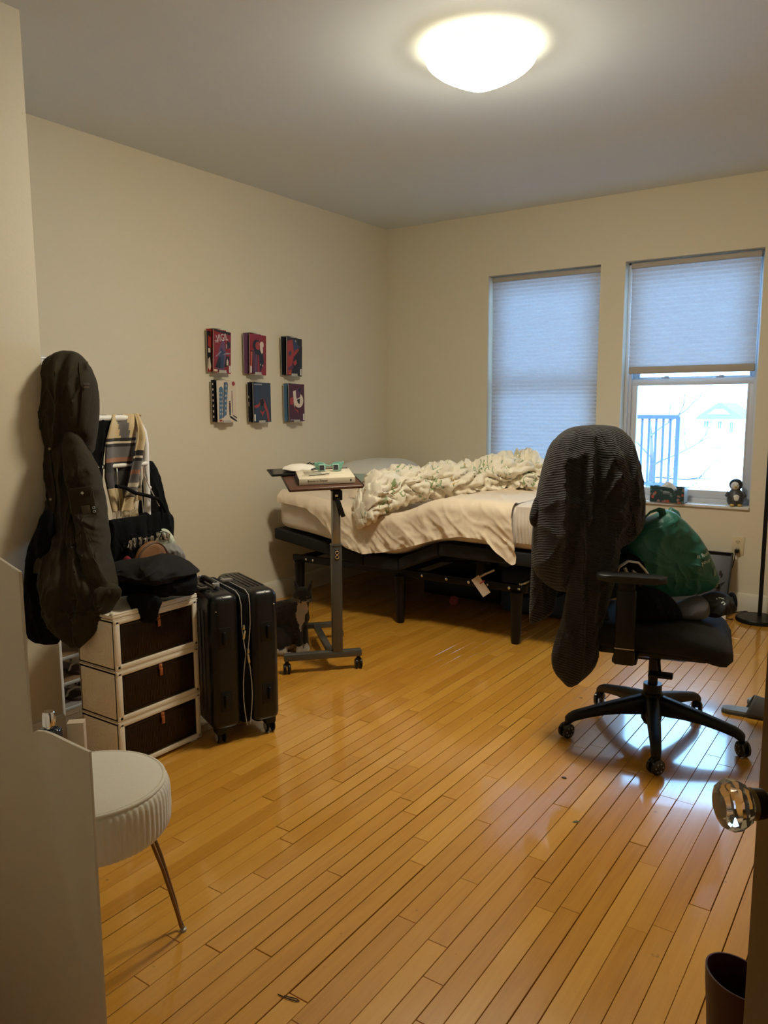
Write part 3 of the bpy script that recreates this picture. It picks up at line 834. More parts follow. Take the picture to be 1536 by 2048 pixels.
    # cloth pouch on a dark tray at the far end
    tr = thing('phone_tray', 'flat black tablet sticking out from the back corner of the overbed table', 'tablet', W(-.12, .325, zt(-.12, .325)), R(48 + 4)); tr.rotation_euler = (TX, R(-1.6), R(52))
    b = B(); b.box((-.05, 0, .006), (.26, .16, .010), .004); b.build('tablet_body', M_blackplastic, tr)
    b = B(); b.box((-.05, 0, .0113), (.24, .14, .0006)); b.build('tablet_screen', mat('dark_screen', (.01, .01, .012), .15), tr)
    po = thing('cloth_pouch', 'crumpled white cloth pouch lying on the black tablet', 'cloth', W(-.14, .32, zt(-.14, .32) + .0135), R(48 + 10)); po.rotation_euler = (TX, R(-1.6), R(58))
    b = B(); b.lathe([(.02, 0), (.08, .002), (.092, .010), (.08, .020), (.05, .028), (.01, .030)], n=36, fn=lambda a, i: .95 + .14 * nz(cos(a) * 2, sin(a) * 2, i * .3) - .22 * abs(sin(a))); b.build('pouch_cloth', mat('white_cotton', (.74, .68, .60), .9, bump=.3, bscale=40), po, 70)
    b = B(); b.tube([(.05, .02, .024), (.07, .03, .030), (.085, .02, .022), (.095, .03, .024)], .003, 6); b.build('pouch_cord', M_blackcloth, po)
build_cart()

# ================================================================== CAT
def build_cat():
    b = B()
    b.ball((-.135, .05, .105), .1, (1.20, 1.0, 1.08), 20)
    b.tube([(-.12, .05, .15), (-.05, .03, .19), (.01, .01, .225), (.045, .0, .26), (.058, -.01, .30)], [.10, .088, .072, .056, .046], 16)
    b.ball((.035, -.005, .20), .065, (1, 1, 1.15), 16)
    b.ball((.064, -.022, .318), .05, (1.12, 1.0, .95), 20)
    b.ball((.074, -.066, .298), .021, (1.15, .9, .85), 12)
    b.ball((.045, -.045, .298), .022, (1, 1, .9), 12); b.ball((.10, -.04, .300), .021, (1, 1, .9), 12)
    for e, tip in (((.034, -.018, .345), (.022, -.012, .402)), ((.098, -.014, .345), (.117, -.004, .402))):
        e, tip = V(e), V(tip); b.tube([e, e.lerp(tip, .4), e.lerp(tip, .8), tip], [.025, .0195, .009, .004], 10, flat=.55)
    for (x, y), px in (((.03, -.03), .045), ((.055, .015), .078)):
        b.tube([(x, y, .19), (x + .008, y - .012, .12), (x + .015, y - .02, .06), (px, y - .03, .022)], [.035, .026, .021, .019], 12)
        b.ball((px + .003, y - .045, .017), .021, (1.0, 1.25, .8), 12)
        for k in (-1, 0, 1): b.ball((px + .003 + k * .011, y - .066, .012), .0085, (1, 1, 1), 8)
    b.ball((-.075, -.05, .075), .066, (1.25, .8, 1.15), 16); b.ball((-.02, .0, .11), .075, (1.1, .9, 1.25), 16); b.ball((-.03, .0, .05), .055, (1.2, .9, .9), 16)
    b.tube([(-.095, -.075, .022), (-.05, -.09, .019), (-.02, -.095, .017)], [.022, .021, .019], 10)
    for k in (-1, 0, 1): b.ball((-.004, -.095 + k * .010, .012), .009, (1, 1, 1), 8)
    b.tube([(-.23, .07, .03), (-.27, .0, .02), (-.26, -.07, .018), (-.20, -.11, .016)], [.022, .02, .018, .013], 10)
    o = b.build('cat_tmp', [], None)
    rm = o.modifiers.new('r', 'REMESH'); rm.mode = 'VOXEL'; rm.voxel_size = .0042
    sm = o.modifiers.new('s', 'SMOOTH'); sm.iterations = 5; sm.factor = .5
    me = bpy.data.meshes.new_from_object(o.evaluated_get(bpy.context.evaluated_depsgraph_get()))
    bpy.data.objects.remove(o)
    for v in me.vertices:                       # fur relief
        c = v.co; f = .0022 * nz(c.x * 90, c.y * 90, c.z * 35) + .0015 * nz(c.x * 160, c.y * 160, c.z * 60)
        v.co = c + v.normal * f
    fur = mat('black_fur', (.016, .013, .011), .85, bump=.6, bscale=260, sheen=.15, var=.4, vscale=25)
    wf = mat('white_fur', (.50, .42, .34), .9, bump=.6, bscale=220, sheen=.1)
    me.materials.clear(); me.materials.append(fur); me.materials.append(wf)
    for p in me.polygons:
        c = p.center; n_ = .010 * nz(c.x * 40, c.y * 40, c.z * 40)
        wht = False
        if c.z < .045 + n_ and c.y < -.02 and c.x > -.03: wht = True                       # front paws
        if c.z < .036 + n_ and c.y < -.065: wht = True                                      # hind paw
        if .125 < c.z < .287 and p.normal.y < .35:
            half = .004 + .022 * min(1, max(0, (c.z - .12) / .11))
            xc = .052 + .012 * (c.z - .12) / .15
            if abs(c.x - xc + n_) < half and p.normal.x > -.35 and c.y < .03: wht = True    # bib
        if .276 < c.z < .300 and c.y < -.072 and abs(c.x - .078) < .013: wht = True         # muzzle spot
        p.material_index = 1 if wht else 0; p.use_smooth = True
    t = thing('cat', 'black and white cat sitting beside the suitcase looking out', 'cat', (-2.79, 3.16, 0), RZ)
    o = bpy.data.objects.new('cat_body', me); C.objects.link(o); o.parent = t
    eye = mat('amber_eye', (.10, .085, .02), .08); pup = mat('pupil', (.003, .003, .003), .05)
    for x, y in ((.047, -.0655), (.090, -.0635)):
        b = B(); b.ball((x, y, .318), .0085, (1, .7, .9), 14); e = b.build('eye', eye, t)
        b = B(); b.ball((x + .001, y - .0048, .318), .0034, (.7, .5, 1.3), 10); b.build('pupil', pup, e)
    b = B(); b.ball((.075, -.0855, .3035), .005, (1.2, .7, .8), 10); b.build('nose', mat('cat_nose', (.05, .03, .03), .35), t)
    b = B()
    for s, bx in ((-1, .058), (1, .092)):
        for k in range(4): b.tube([(bx, -.078, .296 + k * .003), (bx + s * .03, -.075, .297 + k * .006), (bx + s * .055, -.066, .292 + k * .009)], [.0005, .0004, .0002], 5)
    b.build('whiskers', mat('whisker', (.6, .58, .55), .5), t)['kind'] = 'stuff'
build_cat()

# ================================================================== SUITCASE
def build_suitcase():
    t = thing('suitcase', 'black hard shell suitcase with white zipper trim standing upright', 'suitcase', (-2.358, 2.262, 0), R(66))
    sh = mat('black_shell', (.005, .0055, .007), .3, spec=.4, bump=.05, bscale=400)
    # local x: thickness, local -y: the narrow side that is seen, z up
    hw, hd, zb, zt = .145, .21, .055, .612
    def shell(x0, x1, name):
        b = B(); xc, dx = (x0 + x1) / 2, abs(x1 - x0)
        b.box((xc, 0, (zb + zt) / 2), (dx, 2 * hd, zt - zb), .035, seg=5)
        return b.build(name, sh, t, 35)
    A = shell(-.145, -.022, 'rear_shell'); Bs = shell(.022, .145, 'front_shell')
    b = B(); b.box((0, 0, (zb + zt) / 2), (.05, 2 * hd - .02, zt - zb - .02), .02, seg=3); gus = b.build('expansion_gusset', M_blackcloth, t)
    wz = mat('white_zip', (.46, .44, .41), .45)
    b = B()
    z0, z1, y = zb + .03, zt - .03, -hd - .002
    # two zipper lines, gaping below the slider
    def zl(s):
        p = [(s * .020, .12, zt - .002), (s * .020, -hd + .05, zt + .001), (s * .020, -hd + .012, zt - .012), (s * .018, y, zt - .045)]
        for k in range(9):
            z = lerp(zt - .07, zb + .01, k / 8); g = .018 if k in (0, 1) else .012 if k == 2 else .004 if k == 3 else .004 + .015 * sin(pi * (k - 3) / 5.3)
            p.append((s * g, y, z))
        return p
    for s in (-1, 1):
        b = B(); b.tube(zl(s), .0019, 8); b.build('zipper_line', wz, gus)
    for x, z, a in ((-.012, .475, 12), (.004, .375, -8)):
        b = B(); b.box((x, y - .006, z), (.010, .008, .02), .003); b.box((x, y - .010, z - .03), (.009, .003, .036), .0012, Matrix.Rotation(R(a), 3, 'Y')); b.build('zipper_pull', M_steel, gus)
    for s, o in ((-1, A), (1, Bs)):
        for z in (.18, .44):                        # recessed feet
            b = B(); b.box((s * .088, -hd - .0005, z), (.050, .004, .085), .0015)
            ft = b.build('foot_plate', M_blackplastic, o)
            b = B(); b.box((s * .093, -hd - .008, z), (.014, .018, .055), .006); b.build('side_foot', M_blackplastic, ft)
        for yy in (-hd + .04, hd - .04):            # wheels, two per shell
            b = B(); b.box((s * .105, yy, .062), (.05, .055, .05), .012); hs = b.build('wheel_housing', M_blackplastic, t)
            for k in (-1, 1):
                b = B(); b.lathe([(.001, -.006), (.020, -.006), (.0255, -.003), (.0255, .003), (.020, .006), (.001, .006)], (s * .105 + k * .013, yy - .006, .0256), 22, 'x'); wh = b.build('wheel', M_blackplastic, hs)
                b = B(); b.lathe([(.001, 0), (.017, 0), (.017, k * .001), (.001, k * .001)], (s * .105 + k * .0195, yy - .006, .0256), 18, 'x'); b.build('hub_cap', mat('grey_plastic', (.35, .34, .33), .4), wh)
    # ribs on the top and broad faces
    for s, o in ((-1, A), (1, Bs)):
        b = B()
        for k in range(4): b.box((s * (.055 + .02 * k), .02, zt + .0005), (.008, .28, .004), .0015)
        for k in range(7): b.box((s * .1455, -.13 + .043 * k, .335), (.004, .010, .42), .0018)
        b.build('shell_ribs', sh, o)
        for k, (rx, ry, rzz) in enumerate(((.122, -hd - .001, zt - .06), (.09, -hd + .012, zt - .009))):
            b = B(); b.ball((s * rx, ry, rzz), .0035, n=8); b.build('rivet', M_chrome, o)
    b = B(); b.tube([(-.075, -.09, zt), (-.075, -.085, zt + .016), (-.075, -.05, zt + .022), (-.075, .05, zt + .022), (-.075, .085, zt + .016), (-.075, .09, zt)], .011, 10); h = b.build('carry_handle', M_blackplastic, t)
    for yy in (-.085, .085):
        b = B(); b.box((-.075, yy, zt + .015), (.028, .02, .022), .004); b.build('handle_cap', mat('grey_plastic', (.35, .34, .33), .4), h)
    b = B(); b.box((-.12, -.02, zt + .003), (.045, .12, .012), .004); lk = b.build('trolley_plate', M_blackplastic, t)
    b = B(); b.box((-.12, -.02, zt + .0095), (.03, .10, .003), .001); b.build('plate_trim', M_steel, lk)
    b = B(); b.box((-.12, -.02, zt + .013), (.022, .085, .006), .002); b.build('trolley_grip', M_blackplastic, lk)
    b = B(); b.box((.012, .03, zt + .004), (.05, .032, .014), .004); b.build('zip_lock', mat('lock_grey', (.20, .18, .17), .35), t)
build_suitcase()

# ================================================================== DRAWER UNIT
def build_drawers():
    # local x: out of the front (world +x), local y along the front
    t = thing('storage_tower', 'white three tier storage unit with dark ribbed flap doors', 'drawers', (-2.44, 1.876, 0))
    wp = mat('ivory_plastic', (.80, .73, .61), .4)
    m = bpy.data.materials.new('smoked_plastic'); m.use_nodes = True
    nt, p = nodes(m); p.inputs['Base Color'].default_value = (.03, .016, .008, 1); p.inputs['Roughness'].default_value = .18
    tr = nt.nodes.new('ShaderNodeBsdfTransparent'); tr.inputs[0].default_value = (.42, .24, .12, 1)
    mx = nt.nodes.new('ShaderNodeMixShader'); mx.inputs[0].default_value = .62
    nt.links.new(tr.outputs[0], mx.inputs[1]); nt.links.new(p.outputs[0], mx.inputs[2]); nt.links.new(mx.outputs[0], nt.nodes['Material Output'].inputs[0])
    lea = mat('tan_leather', (.36, .10, .03), .5)
    cloth = [mat('stored_brown', (.16, .09, .05), .9, bump=.3), mat('stored_grey', (.12, .11, .10), .9, bump=.3), mat('stored_tan', (.3, .2, .1), .9, bump=.3)]
    X, Y, H = .22, .39, .19
    for k in range(3):
        z0 = .012 + k * .193
        b = B()
        b.box((0, -Y / 2 + .008, z0 + H / 2), (X, .016, H), .004); b.box((0, Y / 2 - .008, z0 + H / 2), (X, .016, H), .004)
        b.box((-X / 2 + .006, 0, z0 + H / 2), (.012, Y, H), .003); b.box((0, 0, z0 + .006), (X, Y, .012), .003); b.box((0, 0, z0 + H - .008), (X, Y, .012), .003)
        for y in (-1, 1): b.box((X / 2 - .006, y * (Y / 2 - .013), z0 + H / 2), (.022, .026, H), .008)
        b.box((X / 2 - .004, 0, z0 + .011), (.018, Y, .022), .005); b.box((X / 2 - .004, 0, z0 + H - .009), (.018, Y, .020), .005)
        b.box((X / 2 - .002, 0, z0 + H + .0015), (.012, Y + .004, .004), .001)
        tier = b.build('tier_body', wp, t)
        # nested ribs on the side panel
        b = B()
        for q in range(5):
            for sy, off in ((-1, -Y / 2),):
                w_, h_ = .088 - q * .014, .076 - q * .0125
                zc = z0 + H / 2
                for sx in (-1, 1):
                    b.tube([(sx * w_ * .25, off, zc + h_), (sx * w_ * .85, off, zc + h_ * .8), (sx * w_, off, zc + h_ * .3), (sx * w_, off, zc - h_ * .3), (sx * w_ * .85, off, zc - h_ * .8), (sx * w_ * .25, off, zc - h_)], .0022, 6)
        b.build('side_ribs', wp, tier)
        # flap door
        b = B(); dw, dh = Y - .056, H - .046; zc = z0 + H / 2 + .001
        b.box((X / 2 - .001, 0, zc), (.004, dw, dh), .001)
        n = 44
        for q in range(n): b.box((X / 2 + .0015, lerp(-dw / 2 + .012, dw / 2 - .012, q / (n - 1)), zc), (.002, .0042, dh - .02), .0006, seg=1)
        for s in (-1, 1): b.box((X / 2 + .0015, 0, zc + s * (dh / 2 - .004)), (.004, dw, .007), .001); b.box((X / 2 + .0015, s * (dw / 2 - .004), zc), (.004, .007, dh), .001)
        door = b.build('flap_door', m, t)
        b = B(); b.box((X / 2 + .006, .0, zc + dh / 2 - .008), (.004, .016, .022), .002); b.box((X / 2 + .009, .0, zc + dh / 2 - .028), (.006, .014, .03), .003); pl = b.build('pull_tab', lea, door)
        b = B(); b.ball((X / 2 + .009, 0, zc + dh / 2 - .004), .0035, n=10); b.build('tab_rivet', mat('copper', (.6, .3, .15), .3, .9), pl)
        b = B(); b.box((-.01, .06 - .05 * k, z0 + .012 + .045), (.15, .20, .088), .03, seg=3); b.box((0, -.10, z0 + .012 + .03), (.14, .12, .058), .02, seg=3); b.build('folded_clothes', cloth[k], tier)
    b = B(); b.box((0, 0, .5985), (X + .006, Y + .008, .014), .005); b.box((X / 2 - .004, 0, .607), (.012, Y + .004, .008), .003)
    for y in (-1, 1): b.box((X / 2 - .012, y * (Y / 2 - .012), .608), (.024, .02, .012), .004)
    b.build('lid', wp, t)
    for x in (-1, 1):
        for y in (-1, 1):
            b = B(); b.box((x * .085, y * .165, .006), (.03, .03, .012), .002); b.build('foot', wp, t)
build_drawers()

# ================================================================== STOOL, DESK
def build_stool():
    t = thing('round_stool', 'round cream velvet stool with pleated side and brass hairpin legs', 'stool', (-1.603, 1.066, 0))
    vel = mat('cream_velvet', (.62, .57, .46), .8, sheen=.4, bump=.1, bscale=200)
    r = .188
    N = 72
    def pl(a, i): return 1 + (.014 * (abs(sin(a * N / 2)) - .5) if 2 <= i <= 8 else 0)
    b = B(); b.lathe([(.001, .318), (.17, .318), (.178, .322), (.186, .335), (.188, .36), (.188, .39), (.187, .415), (.183, .430), (.178, .437)], n=N * 5, fn=pl); b.build('pleated_side', vel, t, 60)
    b = B(); b.lathe([(.001, .436), (.172, .436), (.170, .444), (.15, .449), (.10, .4515), (.001, .452)], n=64); b.build('seat_top', vel, t, 60)
    b = B(); b.torus((0, 0, .4395), .1745, .0055, 'z', 72, 10); b.build('piping', vel, t, 60)
    br = mat('antique_brass', (.20, .12, .05), .35, .9)
    for a in (54, 174, 294):
        ca, sa = cos(R(a)), sin(R(a)); d = V((ca, sa, 0)); s = V((-sa, ca, 0))
        top, bot = .125, .205
        P = [d * top + s * .042 + V((0, 0, .318)), d * (top + .035) + s * .034 + V((0, 0, .20)), d * (top + .065) + s * .022 + V((0, 0, .07)),
             d * (bot - .006) + s * .013 + V((0, 0, .022)), d * bot + V((0, 0, .009)),
             d * (bot - .006) - s * .013 + V((0, 0, .022)), d * (top + .065) - s * .022 + V((0, 0, .07)), d * (top + .035) - s * .034 + V((0, 0, .20)), d * top - s * .042 + V((0, 0, .318))]
        b = B(); b.tube(P, .0045, 10); lg = b.build('hairpin_leg', br, t)
        b = B(); b.lathe([(.001, 0), (.009, 0), (.009, .006), (.004, .009), (.001, .009)], d * bot, 14); b.build('foot_pad', mat('clear_rubber', (.4, .35, .28), .4), lg)
build_stool()

def build_desk():
    t = thing('vanity_desk', 'white vanity unit with stepped side panel in front of the stool', 'desk', (-1.5, .77, 0))
    wh = mat('white_melamine', (.62, .57, .49), .5)
    X = lambda x: x + 1.5
    prof = [(X(-1.95), 0), (X(-1.155), 0), (X(-1.155), .752), (X(-1.20), .7535), (X(-1.262), .757), (X(-1.29), .757), (X(-1.315), .752), (X(-1.336), .740), (X(-1.336), 1.051), (X(-1.397), 1.067), (X(-1.55), 1.115), (X(-1.95), 1.16)]
    b = B(); b.prism(prof, 'y', 0, .006, .001); b.build('side_panel', wh, t)
    b = B(); b.box((X(-1.67), .078, .592), (.54, .144, .016), .001); b.build('shelf', wh, t)
    b = B(); b.box((X(-1.945), .078, .30), (.016, .144, .60), .001); b.build('end_panel', wh, t)
    b = B(); b.box((X(-1.67), .078, .012), (.54, .144, .016), .001); b.build('base_board', wh, t)
    z = .6005
    t = thing('perfume_bottle', 'dark blue perfume bottle with silver cap on the white shelf', 'bottle', (-1.452, .880, z), RZ)
    gl = mat('navy_glass', (.012, .018, .035), .08, coat=.5)
    b = B(); b.box((0, 0, .043), (.046, .030, .084), .008, seg=4); b.build('bottle_body', gl, t)
    b = B(); b.cyl((0, 0, .084), (0, 0, .090), .008, n=18); b.build('bottle_neck', M_chrome, t)
    b = B(); b.lathe([(.001, .089), (.012, .089), (.0135, .093), (.0128, .118), (.011, .121), (.001, .121)], n=28); b.build('cap', M_chrome, t)
    t = thing('carton', 'small beige carton standing behind the perfume bottle', 'box', (-1.452, .915, z), RZ + R(10))
    ct = mat('beige_carton', (.55, .45, .33), .6)
    b = B(); b.box((.022, .006, .041), (.034, .024, .082), .002); b.build('carton_body', ct, t); b = B(); b.box((.022, .006, .0825), (.034, .024, .001)); b.build('carton_flap', ct, t)
build_desk()

# ================================================================== CLOTHES RACK
RX0 = -2.85
def build_rack():
    t = thing('clothes_rack', 'white tubular clothes rack with shoe shelves behind the drawers', 'rack', (RX0, 2.02, 0))
    Y = lambda y: y - 2.02
    r = .0115
    # tall rear hoop end with the stub that carries the parka
    b = B(); b.tube([(0, Y(1.79), .02), (0, Y(1.79), 1.534)], r, 12); b.build('post', M_whitemetal, t)
    b = B(); b.tube([(0, Y(1.765), 1.534), (0, Y(1.95), 1.534)], r, 12); b.build('top_stub', mat('grey_tube', (.42, .42, .43), .35), t)
    arch = [(0, Y(2.262), .02), (0, Y(2.265), .6), (0, Y(2.270), 1.10), (0, Y(2.272), 1.18), (0, Y(2.264), 1.235), (0, Y(2.24), 1.275), (0, Y(2.205), 1.293), (0, Y(2.15), 1.298), (0, Y(1.79), 1.298)]
    b = B(); b.tube(arch, .0145, 12); b.build('arched_rail', M_whitemetal, t)
    b = B(); b.tube([(.014, Y(1.80), 1.095), (.014, Y(2.262), 1.095)], .0095, 12); b.build('cross_rail', M_whitemetal, t)
    b = B(); b.ball((.006, Y(2.279), .985), .009, n=12); b.build('rail_knob', M_whitemetal, t)
    for y in (1.79, 2.262):
        b = B(); b.tube([(-.28, Y(y), .02), (-.28, Y(y), .62), (0, Y(y), .66)], r, 10); b.build('post', M_whitemetal, t)
        b = B(); b.box((-.14, Y(y), .02), (.32, .024, .024), .003); b.build('foot_rail', mat('grey_tube', (.42, .42, .43), .35), t)
    g = mat('grey_shelf', (.22, .21, .20), .6); wd = mat('brown_shelf', (.20, .12, .06), .6)
    for z, m in ((.10, g), (.21, wd), (.32, wd), (.43, g)):
        b = B(); b.box((-.14, Y(2.026), z), (.27, .45, .008), .002); b.build('shelf', m, t)
        b = B(); b.box((-.0, Y(2.026), z - .004), (.012, .46, .012), .002); b.build('shelf_rail', mat('grey_tube', (.42, .42, .43), .35), t)
    # sandals on the lower shelf
    wl = mat('white_leather', (.7, .66, .6), .5); so = mat('dark_sole', (.05, .03, .02), .7)
    for i, (y, z) in enumerate(((1.90, .105), (2.02, .105), (1.92, .215))):
        s = thing('sandal', ['white strapped sandal on the lowest rack shelf by the post', 'white strapped sandal next to its pair on the lowest rack shelf', 'white strapped sandal alone on the second rack shelf'][i], 'shoe', (RX0 - .13, y, z), group='sandals on the rack')
        out = [(-.11, -.025), (-.05, -.022), (.04, -.04), (.10, -.032), (.115, 0), (.10, .032), (.04, .04), (-.05, .022), (-.11, .025)]
        b = B(); b.prism(chaikin(out, 2), 'z', 0, .014, .002); b.build('sole', so, s)
        for x, h in ((.05, .045), (-.05, .075)):
            b = B(); b.tube([(x, -.038, .012), (x + .005, -.03, h * .8), (x + .008, 0, h), (x + .005, .03, h * .8), (x, .038, .012)], .006, 8, flat=.4); b.build('strap', wl, s)
build_rack()

M_olive = mat('olive_cotton', (.030, .0235, .012), .8, bump=.35, bscale=55, sheen=.05, spec=.2, var=.25, vscale=5)
def build_parka():
    # local frame faces the doorway; parts nearer the floor lean out over the drawer unit
    t = thing('parka', 'dark olive hooded parka hanging by its hood from the rack', 'coat', (-2.64, 1.842, .4), RZ)
    z0 = .4; k = 1.0233
    S_ = lambda pts, kk=k: [(x * kk, 1.35 + (z - 1.35) * kk - z0) for x, z in pts]
    dep = 3.013
    def lean(z):                                  # depth shift with height (m), follows the drawers
        z += z0
        return 0 if z > 1.0 else -.21 * min(1, (1.0 - z) / .35)
    lf_ = lambda Z: (.95 - Z) / 3.0
    hood = [(-.092, 1.556), (-.152, 1.529), (-.164, 1.493), (-.169, 1.447), (-.176, 1.391), (-.179, 1.317), (-.18, 1.243), (-.15, 1.16), (-.06, 1.14), (.005, 1.17), (.012, 1.205), (.025, 1.242), (.033, 1.317), (.037, 1.391), (.032, 1.446), (.016, 1.492), (-.01, 1.529), (-.036, 1.553)]
    b = B(); puff(b, S_(hood), .085, .085, .022, 16, 3.2, yc=.01, power=.42, seed=1.3, rings=24, n=140, it=1); hd = b.build('hood', M_olive, t, 75)
    body = [(-.18, 1.25), (-.186, 1.092), (-.204, .803), (-.205, .606), (-.195, .53), (-.16, .47), (-.078, .415), (-.02, .45), (.06, .56), (.075, .63), (.06, .75), (.04, .9), (.045, 1.05), (.02, 1.15), (-.03, 1.24), (-.10, 1.27)]
    kb = .955
    b = B(); puff(b, S_(body, 1.0), .075, .05, .026, 15, 2.6, yc=-.0, ycf=lean, swing=.376, lift=lf_, power=.4, seed=4.2, rings=26, n=150, it=1); bd = b.build('coat_body', M_olive, t, 75)
    hem = [(-.20, .60), (-.19, .50), (-.155, .455), (-.078, .388), (-.01, .452), (.035, .52), (.073, .575), (.104, .624), (.09, .66), (.03, .68), (-.05, .66), (-.13, .66)]
    b = B(); puff(b, S_(hem, 1.0), .035, .02, .026, 13, 7, yc=-.03, ycf=lean, swing=.376, lift=lf_, power=.4, seed=8.8, rings=22, n=130, it=1); hm = b.build('skirt_hem', M_olive, t, 75)
    slv = [(-.052, 1.27), (-.01, 1.235), (.03, 1.16), (.05, 1.10), (.072, 1.024), (.078, .918), (.080, .821), (.072, .74), (.078, .68), (.094, .62), (.080, .585), (.03, .60), (-.02, .66), (-.03, .76), (-.045, .88), (-.06, 1.0), (-.075, 1.12), (-.08, 1.22)]
    b = B(); puff(b, S_(slv, 1.0), .085, .03, .015, 11, 12, yc=-.055, ycf=lambda z: lean(z) * .85, swing=.376, lift=lf_, power=.45, seed=2.7, rings=24, n=140); sl = b.build('sleeve', M_olive, t, 75)
    def on(o, pts, w, name, m, par, off=.003):
        b = B(); stick_strip(b, o, pts, w, off); return b.build(name, m, par, 50)
    Q = lambda x, z: (x, z - z0)
    lp = lambda p, q, n=14: [(lerp(p[0], q[0], i / n), lerp(p[1], q[1], i / n)) for i in range(n + 1)]
    pl = on(bd, lp(Q(-.150, 1.21), Q(-.130, 1.02)) + lp(Q(-.128, 1.0), Q(-.142, .60))[1:], .034, 'placket', M_olive, t, .006)
    snap = mat('antique_snap', (.28, .24, .18), .35, .8)
    for z in (1.19, 1.00, .84, .68):
        y = surf_y(bd, -.135, z - z0)[0]; b = B(); b.lathe([(.006, 0), (.005, -.003), (.002, -.002)], (-.132, y - .0115, z - z0), 12, 'y'); b.build('snap', snap, pl)
    # sleeve pocket with flap, button and patch
    def quad(o, c, w, h, rot, name, m, off, th=.004):
        y, n = surf_y(o, c[0], c[1] - z0)
        b = B(); b.box((0, 0, 0), (w, th, h), .0012); q = b.build(name, m, t)
        q.location = (c[0], y - off, c[1] - z0); q.rotation_euler = (0, R(rot), math.atan2(n.x, -n.y) if n.y < 0 else 0)
        return q
    pk = quad(sl, (.022, .985), .085, .125, -6, 'sleeve_pocket', M_olive, .008, .010)
    b = B(); b.prism([(-.040, .018), (.040, .018), (.038, -.010), (.02, -.020), (-.03, -.020), (-.040, -.008)], 'y', -.011, -.004, .001); fl = b.build('pocket_flap', M_olive, pk); fl.location = (0, 0, .05)
    b = B(); b.lathe([(.0055, 0), (.0050, -.003), (.001, -.0035)], (0.006, -.0115, .048), 14, 'y'); b.build('flap_button', M_steel, pk)
    b = B(); b.box((.008, -.006, -.018), (.030, .004, .036), .001); b.box((.008, -.0085, -.018), (.022, .002, .028), .0008); b.build('patch', mat('olive_patch', (.06, .048, .028), .7), pk)
    for z in (-.012, -.026):
        b = B(); b.torus((.036, -.006, z), .004, .0013, 'y', 14, 6); b.build('eyelet', M_steel, pk)
    st = on(hd, lp(Q(.002, 1.515), Q(.018, 1.42), 8) + lp(Q(.019, 1.40), Q(-.004, 1.25), 8)[1:], .024, 'hood_strap', M_olive, t, .006)
    y = surf_y(hd, .017, 1.425 - z0)[0]
    b = B(); b.box((.017, y - .013, 1.432 - z0), (.028, .004, .006), .0015); b.box((.016, y - .013, 1.420 - z0), (.028, .004, .0045), .0012); b.build('strap_buckle', mat('pewter', (.22, .2, .17), .3, .8), st)
build_parka()

